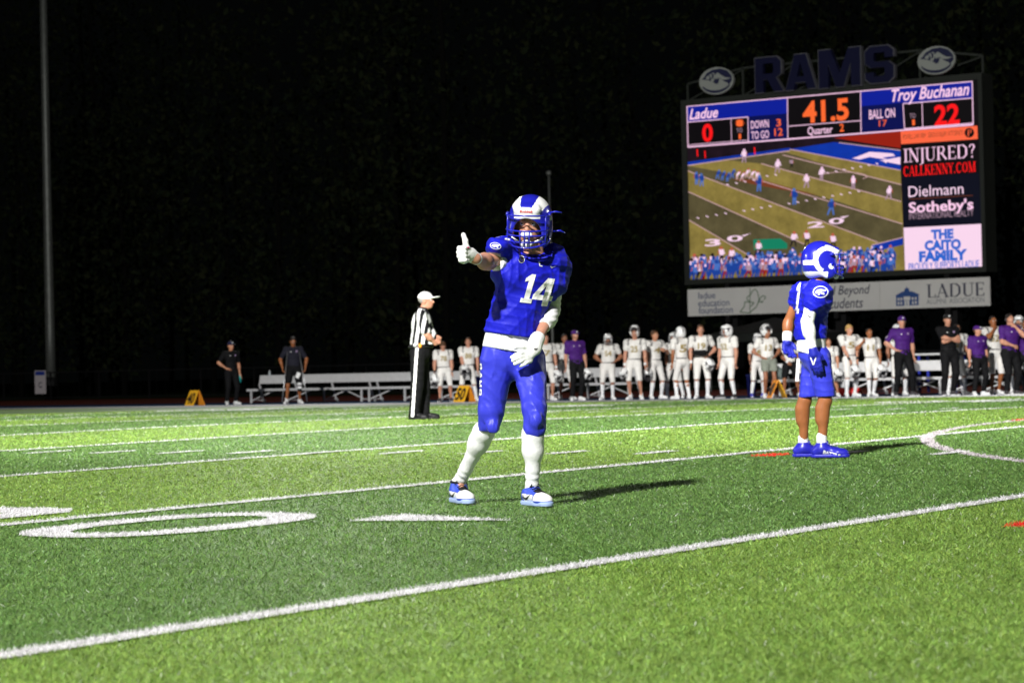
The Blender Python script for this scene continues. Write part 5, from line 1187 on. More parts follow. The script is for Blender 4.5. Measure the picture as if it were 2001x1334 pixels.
_q = atY(1671, 724, 52.0); helmet('visitor', .009, (0, 0, 0), Rz(.5) @ Rx(.6), None, 1., (Matrix.Translation(Vector(_q)) @ Matrix.Rotation(YAW-math.pi/2, 4, 'Z'), 'white helmet held low in both hands by the blond player'))
generic(1703, 52.4, 640, math.radians(3), 'skin_tan', 'player', 'dark haired player number 11 with one fist raised to his shoulder', ('shoulder', 'held'), 1.05, None, 'hair_dark', '11', headturn=.2, nod=-.15, stance=.05, held=(None, hl('white helmet hanging from the hand of player number 11', .3, .4)), seed=20)
generic(1757, 53.9, 632, math.radians(6), 'skin_brown', 'player', 'helmeted player standing directly behind the tall purple coach', ('down', 'down'), 1.12, 'helmet', 'hair_dark', '9', seed=21, stance=.12)
generic(1766, 51.9, 615, math.radians(12), 'skin_pink', 'coach', 'tall person in purple polo and cap standing legs apart with hand on hip', ('hips', 'down'), 1.14, 'cap_purple', pants='black', shoes='charcoal', stance=.14, seed=22)
generic(1872, 53.8, 632, math.radians(10), 'skin', 'player', 'white jersey player behind the black polo coach with crossed arms', ('down', 'held'), 1.1, None, 'hair_dark', '21', held=(None, hl('helmet hanging between the black polo coach and the purple coach', .2, .4)), seed=23)
generic(1856, 51.9, 611, math.radians(12), 'skin_pink', 'black', 'person in black polo, cap and headset with arms crossed', ('cross', 'cross'), 1.12, 'cap_black', pants='black', shoes='charcoal', stance=.07, seed=24)
e, J, s, H, dgm, tp_ = generic(1914, 51.6, 634, math.radians(20), 'skin_pink', 'coach', 'shorter heavy person in purple polo and purple cap looking right', ('down', 'down'), 1.2, 'cap_purple', pants='black', shoes='cloth_white', headturn=.5, stance=.1, seed=25)
generic(1945, 53.1, 616, math.radians(8), 'skin_tan', 'player', 'tall bareheaded player number 52 with his hand raised to his chin', ('mouth', 'down'), 1.05, None, 'hair_dark', '52', seed=26, calf='bare', stance=.07)
generic(1976, 51.5, 612, math.radians(25), 'skin_pink', 'coach_headset', 'purple polo person with headset at the right edge, one hand to his mouth', ('belt', 'mouth'), 1.3, None, 'hair_dark', pants='black', shoes='charcoal', seed=27, stance=.07)
generic(1994, 52.8, 615, math.radians(-10), 'skin', 'player', 'white helmeted player at the right edge behind the coach', ('down', 'down'), 1.1, 'helmet', 'hair_dark', '66', seed=28)
generic(2006, 51.9, 622, math.radians(-20), 'skin_tan', 'coach', 'person in purple polo cut by the right picture edge', ('down', 'down'), 1.1, None, 'hair_dark', pants='black', seed=29)

# ------------------------------------------------------------------ near figures, joints measured in the view frame of each
class Fig:
    def __init__(s, x, y, t, label, group=None, px=1.):
        s.b = np.array([x, y, float(gz(y))+.004]); s.t = t
        s.e = empty('person', tuple(s.b), YAW-math.pi/2, label, 'person', group); s.R = np.array([VR, VA, (0, 0, 1.)])
    def v(s, px, py, dy=0.): return s.R@(att(px, py, s.t+dy)-s.b)
def sole_z(fig, p): return float(gz((fig.b+fig.R.T@np.array(p))[1])-fig.b[2])+.012

# --- player 14 -----------------------------------------------------------------
F = Fig(29.40, 9.80, 14.15, 'blue football player number 14 giving a thumbs-up in a blue and white helmet', 'home players in blue'); v = F.v
fv = unit([math.sin(.38), -math.cos(.38), 0]); J = dict(pelvis=v(1000, 692, .02), waist=v(1004, 640, 0), chest=v(1032, 548, -.02), neckb=v(1046, 500, -.0), head=v(1036, 438, -.05),
    shL=v(985, 494, -.05), elL=v(955, 513, -.20), wrL=v(929, 505, -.44), shR=v(1084, 522, .08), elR=v(1078, 606, .10), wrR=v(1053, 658, -.12),
    hipL=v(974, 700, 0), hipR=v(1030, 700, .02), knL=v(958, 822, .02), anL=v(896, 944, .34), knR=v(1045, 820, -.2), anR=v(1039, 962, -.12))
J['lfL'] = unit([.34, -1, 0]); J['lfR'] = unit([.44, -.9, 0]); s = 1.0; J['slim'] = True
Rh = Rz(-.19) @ Rx(.16) @ Ry(.06)
# fist with thumb up
fc = v(907, 497, -.50)
def fist(fc, s=1.06):
    X = np.array([1., 0, 0]); Yv = np.array([0, 1., 0]); Z = np.array([0, 0, 1.]); P = []
    P.append(cap(fc+X*.035+Yv*.05, fc+X*.005+Yv*.015, .033*s, .036*s, .02, (X, .85))); P.append(cap(fc+Yv*.02+Z*.022-X*.008, fc+Yv*.02-Z*.026-X*.004, .026*s, .024*s, .015))
    for i in range(4):
        z_ = (1.5-i)*.0212*s; l = [.0, .003, .001, -.006][i]; r = [.0108, .0112, .0108, .0098][i]*s
        a = fc+X*(-.020)+Yv*.012+Z*z_; b = a+X*(-.006-l)-Yv*.036; c_ = b+X*(.030+l*.6)-Yv*.006; d_ = c_+X*.014+Yv*.024
        P += [cap(a, b, r*1.05, r*1.06, .004), cap(b, c_, r*1.02, r*.98, .004), cap(c_, d_, r*.95, r*.85, .004)]
    tb = fc+X*.012-Yv*.006+Z*.036*s
    P += [cap(fc+X*.03+Yv*.02+Z*.012, tb, .018*s, .0155*s, .012), cap(tb, tb+Z*.036-X*.003, .0142*s, .0130*s, .006), cap(tb+Z*.036-X*.003, tb+Z*.07-X*.013, .0128*s, .0108*s, .005)]
    return P
fistP = fist(fc)
def hand14(infl=0.):
    w0 = v(1049, 662, -.14); infl = infl*1.0; P = [cap(w0, v(1042, 680, -.185), .030+infl*2, .034+infl*2, .02), cap(w0, v(1042, 680, -.185), .032+infl, .036+infl, .02, (unit([.1, -1, .3]), .62)), cap(v(1044, 680, -.19), v(1030, 694, -.20), .036+infl, .03+infl, .02, (unit([.1, -1, .3]), .62))]
    ch = [[(1036, 680, -.205), (1022, 677, -.22), (1012, 677, -.215), (1007, 679.5, -.20)], [(1032, 687, -.205), (1018, 689, -.225), (1007, 694, -.222), (1000, 698, -.205)],
          [(1030, 693, -.205), (1017, 697, -.225), (1008, 701, -.222), (1002.5, 704.5, -.208)], [(1031, 699, -.20), (1020, 704, -.222), (1012, 708, -.22), (1006, 711, -.208)], [(1036, 704, -.195), (1027, 710, -.215), (1021, 713, -.213), (1017, 715, -.203)]]
    for i, c_ in enumerate(ch):
        r = [.0125, .0112, .0112, .0106, .0098][i]+infl; q = [v(*p) for p in c_]
        for j in range(3): P.append(cap(q[j], q[j+1], r*(1-.07*j), r*(.95-.08*j), .004 if j else .01))
        P.append(cap(v(1043, 682, -.19), q[0], r*1.2, r*1.1, .012))
    return P
P = body_prims(J, fv, 1.0, 1.0, hands=False)+fistP+hand14()+head_prims(J['head'], Rh, 1.0)+[cap(J['wrL'], fc+np.array([.03, .04, 0]), .03, .03, .02), cap(J['wrR'], v(1042, 680, -.185), .028, .03, .02)]
body = sdf_obj('body', P, .0075, M['skin_pink'], F.e); face_bits(J['head'], Rh, 1., body, M['hair_brown'])
helmet('horn_front', .0045, J['head']+Rh@np.array([0, 0, .012]), Rh, F.e, 1.02)
hb_ = F.e.children[-1]
for h_ in F.e.children:
    if h_.name.startswith('helmet'): hb_ = h_
m = MB(); m.tube([(.115, -.03, .06), (.15, -.03, .066), (.185, -.02, .06)], [.005, .006, .003], 5); m.build('loose_strap', M['mask_blue'], hb_, True)
m = MB(); m.tube([(.13, -.0, -.05), (.17, .01, -.045), (.2, .02, -.06)], [.005, .006, .003], 5); m.build('loose_strap', M['mask_blue'], hb_, True)
for sx in (-1, 1): sphere((sx*.122, -.035, .03), .016, M['metal'], 'strap_clip', hb_, 6, (.4, 1, 1)); sphere((sx*.118, -.02, -.055), .014, M['metal'], 'strap_clip', hb_, 6, (.4, 1, 1))
V_, F_ = text2d('Riddell', .02); V_ = (V_-V_.min(0))/(V_.max(0)-V_.min(0)); m = MB(); m.add([((q[0]-.5)*.07, -.1365-.0*q[0], .066+q[1]*.014) for q in V_], F_); m.build('brand_print', M['red'], hb_)
mg = sdf_obj('mouthguard', [ell(J['head']+Rh@np.array([0, -.115, -.05]), (.036, .018, .02), Rh)], .005, M['helmet_white'], F.e)
sdf_obj('glove', [dict(p, **({'ra': p['ra']+.002, 'rb': p['rb']+.002} if p['t'] == 'c' else {})) for p in fistP]+[cap(fc+np.array([.03, .045, 0]), J['wrL']+(J['elL']-J['wrL'])*.06, .037, .035, .02)], .0035, M['glove_white'], F.e)
gl_ = sdf_obj('glove', hand14(.0022)+[cap(v(1045, 674, -.17), v(1052, 660, -.12), .036, .037, .02)], .0035, M['glove_white'], F.e)
project(text2d('w', .06), gl_, gl_, 'glove_print', M['charcoal'], v(1043, 684, -.3), (1, 0, 0), (0, 0, 1), (0, 1, 0), .025, .012, .002, .02)
m = MB(); q = fc+np.array([.008, -.01, .036]); m.tube([q+np.array([.02*math.cos(a), .02*math.sin(a), 0]) for a in np.linspace(3.0, 6.4, 8)], .005, 6); m.build('glove_tag', mat('pink', (.75, .05, .2), .6, .3), F.e, True)
# jersey
sdv = unit(np.cross(fv, (0, 0, 1)))
def slv14(P):
    d_ = (P-sleeve_cut[0])@sleeve_cut[1]; m_ = (P[:, 0] < v(984, 500)[0]) & (P[:, 1] < v(984, 500, -.05)[1]) & (P[:, 2] > v(984, 530)[2])
    nk = v(1047, 492, -.03); dn = (P-nk)@unit([.1, -.55, 1])-2.5*np.maximum(0, np.abs(P[:, 0]-nk[0])-.085)
    return np.maximum(np.where(m_, np.maximum(d_, -1), -1), dn)
tp = [cap(v(1000, 672, .02), v(1004, 640, 0), .172, .162, .03, (fv, .74)), cap(v(1004, 640, 0), v(1026, 562, -.01), .158, .165, .05, (fv, .74)), cap(v(1000, 532, -.06), v(1066, 548, .05), .125, .125, .05, (fv, .95)),
      cap(v(1030, 540, 0), v(1046, 512, 0), .12, .085, .05), ell(v(988, 487, -.05), (.105, .12, .08), Ry(-.3), .05), ell(v(974, 484, -.13), (.080, .125, .062), Ry(-.3), .03), cap(v(1062, 488, .05), v(1086, 500, .07), .062, .06, .04), ell(v(1079, 508, .06), (.108, .125, .076), Ry(.42), .05), cap(v(1000, 488, -.03), v(1068, 504, .04), .075, None, .05),
      cap(J['shR'], v(1092, 540, .07), .08, .070, .04)]
sleeve_cut = (v(960, 501, -.15), unit([-.22, -.04, -1.]))
cut_sl = [(v(1003, 656, 0), unit([-.15, 0, -1]))]
ff = folds(.0062, 34, 5, ((.5, .2, 1.1), (1, .3, .35), (-.8, .4, .8)))
def ff14(P):
    x, z_ = P[:, 0], P[:, 2]
    dr = np.sin((x*.9+z_*1.0)*30+1.5*np.sin(z_*9))*.005   # diagonal drag folds from the raised shoulder
    return ff(P)-dr
jr = sdf_obj('jersey', tp, .006, [M['jersey_blue'], M['grey_cloth'], M['charcoal']], F.e, cut_sl, lambda P: ff14(P),
    lambda C: np.where(((C-sleeve_cut[0])@sleeve_cut[1] > -.018) & (C[:, 0] < v(978, 500)[0]) & (C[:, 1] < v(985, 500, -.07)[1]) & (C[:, 2] > v(985, 512)[2]), 1, 0), clip=slv14)
m = MB(); cc = v(1047, 494, -.03); m.tube([cc+np.array([.088*math.sin(a), -.072*math.cos(a)-.01, -.0-.045*math.cos(a)-.01*math.sin(a)]) for a in np.linspace(-2.5, 2.5, 18)], .009, 7); m.build('collar', M['jersey_blue'], jr, True)
W2 = lambda a, b: (math.cos(a), 0, math.sin(a))
al = math.radians(-8); ux = np.array([math.cos(al), 0, math.sin(al)]); uy = unit([math.sin(.30), 0, math.cos(.30)])
DV = F.R@unit(raydir(1040, 560))
n1, f1 = outline2d(G['1'][0]); n4, f4 = outline2d(G['4'][0])
project((n1, f1), jr, jr, 'jersey_number', M['white_plain'], v(1014, 591, -.5), ux, uy, DV, .068, .17, .004, .012)
project((n4, f4), jr, jr, 'jersey_number', M['white_plain'], v(1036, 596, -.5), ux, uy, DV, .115, .165, .004, .012)
project(outline2d([[(0, 1), (.15, .1), (.8, 0), (.75, .2), (.35, .28), (.3, 1)]]), jr, jr, 'collar_mark', M['white_plain'], v(1053, 520, -.5), (1, 0, 0), (0, 0, 1), DV, .022, .03, .003, .02)
project((np.array([(0, .5), (.25, 0), (1, .6), (.35, .3), (.15, .7)]), [(0, 1, 3), (0, 3, 4), (1, 2, 3)]), jr, jr, 'swoosh', M['grey_cloth'], v(1076, 523, -.5), (1, 0, 0), (0, 0, 1), DV, .035, .014, .003, .02)
rg = [(math.cos(a), math.sin(a)) for a in np.linspace(0, 6.283, 25)[:-1]]; project((np.array(rg), [tuple(range(24))]), jr, jr, 'round_patch', M['white_plain'], v(1012.5, 513, -.5), (1, 0, 0), (0, 0, 1), DV, .036, .044, .003, .02)
project((np.array(rg), [tuple(range(24))]), jr, jr, 'round_patch', M['black'], v(1013.6, 511.8, -.5), (1, 0, 0), (0, 0, 1), DV, .030, .037, .005, .02)
def oval_logo(parent, tgt, org, ux, uy, d, w, h, base, ink):
    ring = [(math.cos(a), math.sin(a)) for a in np.linspace(0, 6.283, 29)[:-1]]
    V = np.array(ring+[(x*.88, y*.86) for x, y in ring]); Fq = [(i, (i+1) % 28, 28+(i+1) % 28, 28+i) for i in range(28)]
    shapes = [[(-.75, -.1), (-.5, .35), (-.2, .45), (.1, .5), (.5, .35), (.7, .45), (.75, .2), (.5, .05), (.2, .1), (0, -.15), (-.15, -.5), (-.35, -.5), (-.3, -.15), (-.55, -.3)], [(.1, -.05), (.4, -.1), (.55, -.45), (.3, -.5), (.2, -.3), (.05, -.45)]]
    for q in shapes: b = len(V); V = np.vstack([V, np.array(q)]); Fq.append(tuple(range(b, b+len(q))))
    return project((V, Fq), parent, tgt, 'oval_logo', ink, org, ux, uy, d, w, h, .004, .01)
oval_logo(jr, jr, v(955, 484, -.6), unit([1, 0, -.15]), (0, 0, 1), DV, .066, .04, None, M['white_plain'])
project(text2d('8', .03), jr, jr, 'sleeve_mark', M['white_plain'], v(984, 465.5, -.6), unit([1, 0, -.2]), (0, 0, 1), DV, .035, .012, .003, .02)
ush = sdf_obj('undershirt', [cap(v(998, 695, .02), v(1001, 640, .01), .179, .152, .03, (fv, .76))], .006, M['cloth_white'], F.e, [(v(1000, 687, 0), unit([-.2, -.02, -1])), (v(1003, 636, 0), unit([-.1, 0, 1.]))], folds(.005, 20, 9))
sdf_obj('undershirt_sleeve', [cap(v(990, 506, -.03), v(972, 511, -.14), .058, .056, .02), cap(v(978, 514, -.1), v(990, 522, -.05), .052, .055, .04)], .006, M['cloth_white'], ush, [(v(969, 512, -.15), unit([-.6, -.72, -.1])), (v(975, 497, -.1), (0, -.25, 1))], folds(.005, 26, 2))
e1 = J['elR']; sdf_obj('arm_sleeve', [cap(J['shR'], e1, .062, .047, .02), cap(e1, J['wrR'], .048, .036, .02), ell(e1*.7+J['wrR']*.3, (.05, .05, .055), None, .04)], .005, M['cloth_white'], F.e, [(J['wrR']*.62+e1*.38, unit(J['wrR']-e1))], lambda P: -.0016*np.sin(P[:, 2]*190)*(P[:, 2] < J['elR'][2]+.08))
# pants
pp = [cap(v(976, 694, .0), v(1026, 694, .02), .110, None, .04, (fv, .92)), cap(J['pelvis'], J['waist'], .156, .14, .03, (fv, .72)),
      cap(v(972, 712, 0), v(960, 800, .0), .098, .076, .03), cap(v(960, 800, .0), v(955, 838, .05), .077, .064, .02), cap(v(1034, 712, .0), v(1045, 800, -.17), .100, .070, .03), cap(v(1044, 795, -.18), v(1045, 838, -.19), .069, .064, .02),
      ell(v(963, 833, -.06), (.04, .03, .045), None, .03), ell(v(1048, 820, -.255), (.035, .025, .045), None, .03)]
pf = folds(.003, 34, 8, ((.2, .1, 1.), (1.2, .4, .2)))
def pff(P):
    kz = np.exp(-((P[:, 2]-v(1000, 832)[2])/.03)**2); cz = np.exp(-((P[:, 2]-v(1000, 735)[2])/.04)**2)*(np.abs(P[:, 0]-v(1003, 700)[0]) < .12)
    a = np.arctan2(P[:, 1]+.05, P[:, 0]-np.where(P[:, 0] < v(1003, 0)[0], v(957, 0)[0], v(1045, 0)[0]))
    return pf(P)-.0028*kz*np.sin(a*16)-.004*cz*np.sin((P[:, 0]+P[:, 2])*70)
pc = [(v(957, 844, 0), unit([-.25, .2, -1])), (v(1000, 650, 0), (0, 0, 1))]
pan = sdf_obj('football_pants', pp, .006, M['pants_blue'], F.e, [(v(955, 843, 0), unit([-.03, .1, -1])), (v(1000, 676, 0), (.1, 0, 1))], pff)
for i, ch in enumerate('RAMS'):
    V, Fc = outline2d(G[ch][0]); project((V, Fc), pan, pan, 'leg_letter', M['white_plain'], v(937.5, 710+i*16.5, .0), (0, 0, -1), (.72, -.69, 0), unit([.69, .72, 0]), .038, .042, .003, .012)
for kk, q in (('L', (.062, .06)), ('R', (.060, .056))):
    K, A = J['kn'+kk], J['an'+kk]; n = unit(A-K)
    def sf(P, A=A, n=n): u = (A-P)@n; return -.0022*np.sin(u*150)*np.exp(-((u-.08)/.06)**2)-.001*np.sin(u*60)
    sk_ = sdf_obj('sock', [cap(K+n*.03, K+n*.18, q[0]*.88, .049, .02), cap(K+n*.1-J['lf'+kk]*.015, K+n*.2-J['lf'+kk]*.01, q[1]*.9, .047, .03), cap(K+n*.18, A, .048, .037, .03), cap(A, A-np.array([0, 0, .05]), .040, .042, .02), cap(K*.82+A*.18-J['lf'+kk]*.03, K*.62+A*.38-J['lf'+kk]*.02, .054, .048, .04)], .005, M['cloth_white'], F.e, [(K+n*.045, -n)], sf)
    if kk == 'R':
        project(text2d('cvcm', .02), sk_, sk_, 'sock_print', M['charcoal'], v(1043, 856, -.6), (1, 0, 0), (0, 0, 1), DV, .055, .012, .002, .02)
for kk in 'LR':
    an = J['an'+kk]; shoe(F.e, an, J['lf'+kk], 1.02, M['shoe_blue'], M['sole'], M['white_plain'], M['black'], .0042, False, sole_z(F, an), swoosh=M['black'])
    z_ = an+np.array([0, 0, .012]); m = MB(); m.tube([z_+np.array([.045*math.cos(a), .05*math.sin(a), .004*math.sin(a)]) for a in np.linspace(0, 6.283, 16)], .007, 6); m.build('shoe_collar', M['black'], F.e, True)

# --- player at the right ---------------------------------------------------------
F = Fig(28.47, 15.40, 19.30, 'blue football player seen from the side below the scoreboard, ram horn on helmet', 'home players in blue'); v = F.v
fv = unit([.94, .34, 0]); J = dict(pelvis=v(1588, 690, 0), waist=v(1582, 648, 0), chest=v(1585, 585, 0), neckb=v(1596, 553, 0), head=v(1605, 513, 0),
    shL=v(1563, 574, .17), elL=v(1540, 630, .22), wrL=v(1538, 664, .18), shR=v(1592, 575, -.17), elR=v(1577, 630, -.22), wrR=v(1589, 684, -.235),
    hipL=v(1586, 703, .08), hipR=v(1600, 703, -.08), knL=v(1572, 782, .10), anL=v(1570, 874, .14), knR=v(1612, 782, -.08), anR=v(1606, 872, -.08))
J['lfL'] = unit([1, -.1, 0]); J['lfR'] = unit([1, -.28, 0]); s = .97; Rh = Rz(math.radians(99)) @ Rx(.04)
gP = {}
gP['R'] = hand_prims(J['wrR'], v(1597, 730, -.235)-J['wrR'], (.25, .9, 0), 1.04, .22, 1, .0122, spread=.03)
gP['L'] = hand_prims(J['wrL'], v(1541, 700, .16)-J['wrL'], (.25, -.9, 0), 1.0, .55, -1, .012, spread=.05)
P = body_prims(dict(J), fv, .97, .9, hands=False)+gP['R']+gP['L']+head_prims(J['head'], Rh, .98)
body = sdf_obj('body', P, .0085, M['skin_tan'], F.e); face_bits(J['head'], Rh, .98, body, M['hair_dark'])
helmet('horn', .0045, J['head']+np.array([0, 0, .012]), Rh, F.e, 1.02)
tp = [cap(v(1586, 690, 0), v(1584, 645, 0), .122, .118, .03, (sdv, 1.)), cap(v(1584, 645, 0), v(1587, 590, 0), .118, .136, .05), cap(v(1577, 590, .10), v(1597, 590, -.10), .12, None, .05), cap(v(1588, 580, 0), v(1597, 560, 0), .115, .08, .05),
      ell(v(1597, 571, -.15), (.125, .1, .09), None, .04), ell(v(1572, 570, .15), (.115, .1, .085), None, .04), cap(v(1597, 573, -.17), v(1590, 592, -.2), .092, .086, .03), cap(J['shL'], v(1556, 590, .2), .075, .068, .03)]
ff = folds(.0068, 36, 15, ((.5, .2, 1.3), (.7, .3, .5), (-.9, .4, 1.)))
jr = sdf_obj('jersey', tp, .0065, M['jersey_blue'], F.e, [(v(1590, 663, 0), (0.04, 0, -1)), (v(1600, 549, 0), unit([.45, 0, 1]))], ff)
DV = F.R@unit(raydir(1590, 600))
oval_logo(jr, jr, v(1588.5, 582, -.6), (1, 0, 0), (0, 0, 1), DV, .122, .094, None, M['white_plain'])
project((n1, f1), jr, jr, 'jersey_number', M['white_plain'], v(1549.5, 614, -.6), unit([1, 0, .1]), unit([.14, 0, 1]), DV, .04, .25, .004, .012)
project(text2d('8', .04), jr, jr, 'sleeve_mark', M['white_plain'], v(1600, 541, -.6), (1, 0, 0), (0, 0, 1), DV, .03, .022, .003, .02)
ush = sdf_obj('undershirt', [cap(v(1585, 700, 0), v(1585, 655, 0), .126, .112, .03)], .0065, M['cloth_white'], F.e, [(v(1585, 694, 0), unit([-.32, 0, -1])), (v(1588, 655, 0), (0, 0, 1))], folds(.007, 18, 19))
m = MB(); m.v = []; q0, q1 = v(1560, 700, .05), v(1558, 745, .05); m.add([q0+np.array([-.012, 0, 0]), q0+np.array([.014, 0, 0]), q1+np.array([.01, 0, 0]), q1+np.array([-.016, 0, 0]), q0+np.array([-.012, .012, 0]), q0+np.array([.014, .012, 0]), q1+np.array([.01, .012, 0]), q1+np.array([-.016, .012, 0])],
    [(0, 1, 2, 3), (7, 6, 5, 4), (0, 3, 7, 4), (1, 5, 6, 2), (3, 2, 6, 7)]); m.build('hanging_towel', M['cloth_white'], F.e)
e1 = J['elR']; slv = sdf_obj('arm_sleeve', [cap(J['shR'], e1, .060, .048, .02), cap(e1, J['wrR'], .046, .033, .02), ell(e1*.7+J['wrR']*.3, (.046, .046, .055), None, .04)], .0055, M['cloth_white'], F.e, [(J['wrR']*.97+e1*.03, unit(J['wrR']-e1)), (v(1593, 588, -.2), (0, 0, 1.))], folds(.0025, 30, 4))
project((np.array([(0, .9), (.1, .2), (.55, 0), (1, .12), (.5, .18), (.25, .35)]), [(0, 1, 5), (1, 2, 4, 5), (2, 3, 4)]), slv, slv, 'swoosh', M['black'], v(1577.5, 621, -.7), (1, 0, 0), (0, 0, 1), DV, .032, .05, .003, .01)
sdf_obj('wristband', [cap(J['wrL']+(J['elL']-J['wrL'])*.32, J['wrL']+(J['elL']-J['wrL'])*.02, .041, .039, .004)], .006, M['cloth_white'], F.e)
for kk in 'LR':
    gg = sdf_obj('glove', [dict(p, **({'ra': p['ra']+.002, 'rb': p['rb']+.002} if p['t'] == 'c' else {})) for p in gP[kk]]+[cap(J['wr'+kk]+(J['el'+kk]-J['wr'+kk])*.02, J['wr'+kk]+(J['wr'+kk]-J['el'+kk])*.15, .036, .034, .01)], .0042, M['glove_blue'], F.e)
    if kk == 'R': project((np.array([(0, 1), (.38, 0), (.62, 0), (1, 1), (.84, 1), (.5, .25), (.16, 1)]), [(0, 1, 5, 6), (1, 2, 5), (2, 3, 4, 5)]), gg, gg, 'glove_print', M['white_plain'], v(1583, 716, -.7), (1, 0, 0), (0, 0, 1), DV, .05, .06, .003, .01)
pp = [cap(v(1588, 690, .0), v(1596, 700, 0), .116, .116, .04), cap(J['hipR'], v(1613, 772, -.08), .096, .080, .03), cap(v(1588, 703, .08), v(1580, 772, .09), .088, .076, .03)]
pan = sdf_obj('football_pants', pp, .0065, M['pants_blue'], F.e, [(v(1600, 775, 0), (.03, 0, -1)), (v(1590, 672, 0), (0, 0, 1))], folds(.0035, 36, 28, ((.2, .1, 1.), (1., .4, .3))))
for kk in 'LR':
    A = J['an'+kk]; sdf_obj('sock', [cap(A+np.array([0, 0, .075]), A-np.array([0, 0, .02]), .042, .044, .01)], .006, M['cloth_white'], F.e, (), lambda P: -.0012*np.sin(P[:, 2]*260))
    sh_ = shoe(F.e, A, J['lf'+kk], 1.0, M['shoe_navy'], M['shoe_navy'], None, M['shoe_navy'], .0045, True, sole_z(F, A))
    if kk == 'R': project(text2d('BATTLE', .05, .2), sh_, sh_, 'shoe_print', M['white_plain'], A+np.array([.0, -.5, -.055]), unit([1, 0, -.28]), (0, 0, 1), (0, 1, 0), .14, .03, .003, .01)
    for i in range(5): m = MB(); c_ = A+np.array(J['lf'+kk])*(-.03+.05*i); m.lathe([(.009, -.014), (.006, -.002)], 6, (c_[0], c_[1], sole_z(F, A)+.002)); m.build('cleat', M['shoe_navy'], sh_)

# --- referee ---------------------------------------------------------------------
F = Fig(15.61, 27.60, 36.63, 'referee in black and white striped shirt and white cap facing right with hands together'); v = F.v
fv = unit([.96, -.28, 0]); J = dict(pelvis=v(821, 690, 0), waist=v(824, 666, 0), chest=v(823, 630, 0), neckb=v(826, 606, 0), head=v(832.5, 588, 0),
    shL=v(822, 614, -.17), elL=v(834, 654, -.24), wrL=v(851, 671, -.13), shR=v(826, 613, .17), elR=v(840, 650, .2), wrR=v(853, 664, .03),
    hipL=v(817, 694, -.1), hipR=v(823, 694, .1), knL=v(815, 754, -.12), anL=v(809, 812, -.12), knR=v(828, 754, .12), anR=v(830, 811, .12))
J['lfL'] = unit([1, -.35, 0]); J['lfR'] = unit([1, -.1, 0]); s = 1.03; Rh = Rz(math.radians(82))
J['hdL'] = dict(d=(.5, .5, .4), pn=(0, 1, 0), curl=.8, ts=1); J['hdR'] = dict(d=(.3, -.5, .4), pn=(0, -1, 0), curl=.8, ts=1)
body = sdf_obj('body', body_prims(J, fv, 1.03, .98)+head_prims(J['head'], Rh, 1.04), .010, M['skin_pink'], F.e); face_bits(J['head'], Rh, 1.04, body, M['hair_brown'])
f = lambda x, y, zz: J['head']+Rh@(np.array([x, y, zz])*1.04)
sdf_obj('hair', [ell(f(0, .02, .03), (.084, .1, .08), Rh, .02)], .009, mat('hair_grey', (.3, .28, .26), .7, .2), F.e, [(f(0, -.03, .0), Rh@unit([0, -1, 0])), (f(0, 0, -.035), (0, 0, -1.))])
sdf_obj('cap', [ell(f(0, .012, .045), (.096, .115, .095), Rh, .01), ell(f(0, -.13, .05), (.07, .085, .011), Rh @ Rx(-.1), .012)], .007, M['cloth_white'], F.e, [(f(0, 0, .028), Rh@unit([0, .12, -1.]))])
tp = [cap(J['pelvis'], J['waist'], .165, .17, .04, (fv, .95)), cap(J['waist'], J['chest'], .17, .168, .06, (fv, .86)), ell(J['waist']+fv*.07+np.array([0, 0, .03]), (.17, .17, .2), None, .08), cap(J['chest'], J['neckb']-np.array([0, 0, .02]), .13, .075, .06)]
for q in 'LR': tp += [cap(J['chest']*.5+J['sh'+q]*.5+np.array([0, 0, .03]), J['sh'+q], .085, .075, .05), cap(J['sh'+q], J['sh'+q]+(J['el'+q]-J['sh'+q])*.78, .078, .076, .03)]
def rstr(C):
    u = C[:, 0]*fv[0]+C[:, 1]*fv[1]; sl = (C[:, 2]-J['chest'][2])*.16; return (np.floor((u-sl+.4)/.052).astype(int) % 2)
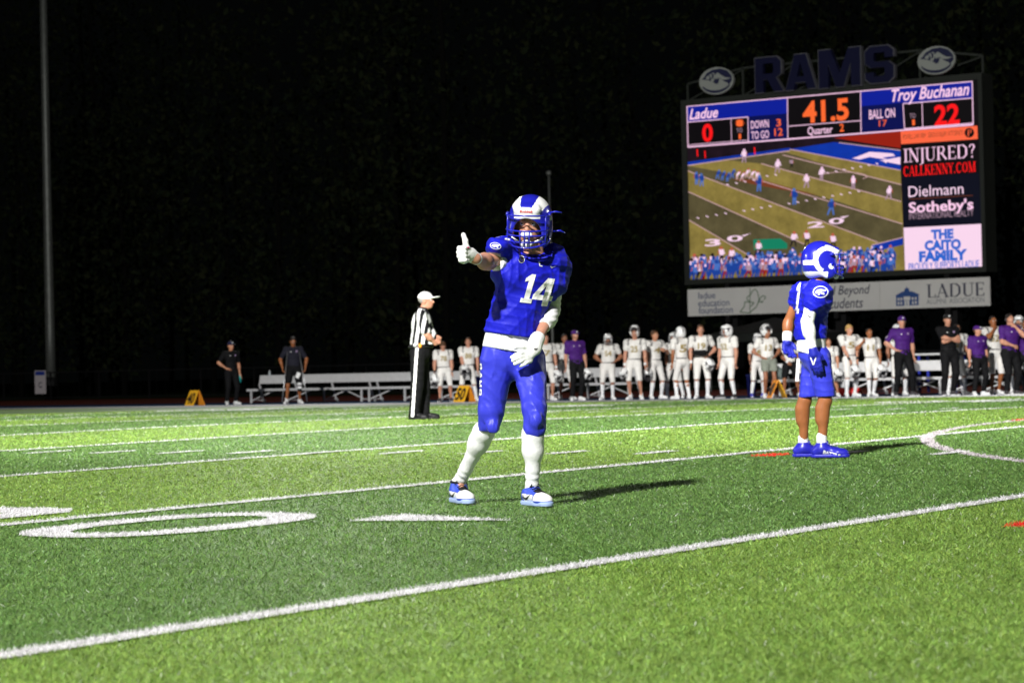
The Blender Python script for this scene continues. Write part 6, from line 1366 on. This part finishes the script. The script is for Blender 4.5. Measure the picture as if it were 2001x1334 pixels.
shr = sdf_obj('striped_shirt', tp, .0085, [M['cloth_white'], M['black_cloth']], F.e, [(v(822, 673, 0), (0, 0, -1)), (v(827, 602, 0), unit([.3, 0, 1]))]+[], folds(.006, 30, 33), rstr)
m = MB(); m.tube([J['neckb']+np.array([.07*math.cos(a), .08*math.sin(a), .03-.015*math.cos(a)]) for a in np.linspace(0, 6.28, 16)], .014, 6); m.build('collar', M['black_cloth'], shr, True)
pp = [cap(J['pelvis'], J['waist'], .172, .168, .04, (fv, .92))]+[cap(J['hip'+q], J['kn'+q], .118, .095, .04) for q in 'LR']+[cap(J['kn'+q], J['an'+q], .095, .082, .03) for q in 'LR']
def tstr(C):
    zc = C[:, 2]; t_ = np.clip((J['hipL'][2]-zc)/(J['hipL'][2]-J['anL'][2]), -.3, 1.1); cx = J['hipL'][0]*(1-t_)+J['anL'][0]*t_-.02
    return ((np.abs(C[:, 0]-cx) < .022) & (C[:, 1] < J['hipL'][1]-.02)).astype(int)
sdf_obj('trousers', pp, .0085, [M['black_cloth'], M['white_plain']], F.e, [(v(815, 814, 0), (0, 0, -1)), (v(822, 674, 0), (0, 0, 1))], folds(.006, 26, 35, ((.3, .1, .6), (1, .3, .1))), tstr)
bl_ = MB(); bl_.tube([J['waist']*.35+J['pelvis']*.65+np.array([.172*math.cos(a), .165*math.sin(a), .03]) for a in np.linspace(0, 6.28, 24)], .02, 5); bo = bl_.build('belt', M['black'], F.e, True)
c_ = v(811, 674, -.18); sphere(c_, .028, M['white_plain'], 'belt_pouch', bo, 6); c_ = v(821, 675, -.19); sphere(c_, .026, M['orange'], 'penalty_flag', bo, 6, (1, .6, 1.3))
for kk in 'LR': shoe(F.e, J['an'+kk], J['lf'+kk], 1.08, M['black'], M['black'], res=.009, zg_=sole_z(F, J['an'+kk]))
m = MB(); q = J['neckb']; m.tube([q+np.array([.05, -.06, .02]), q+np.array([.13, -.02, -.12]), q+np.array([.15, .0, -.2])], .004, 5); m.build('whistle_cord', M['black'], shr, True)
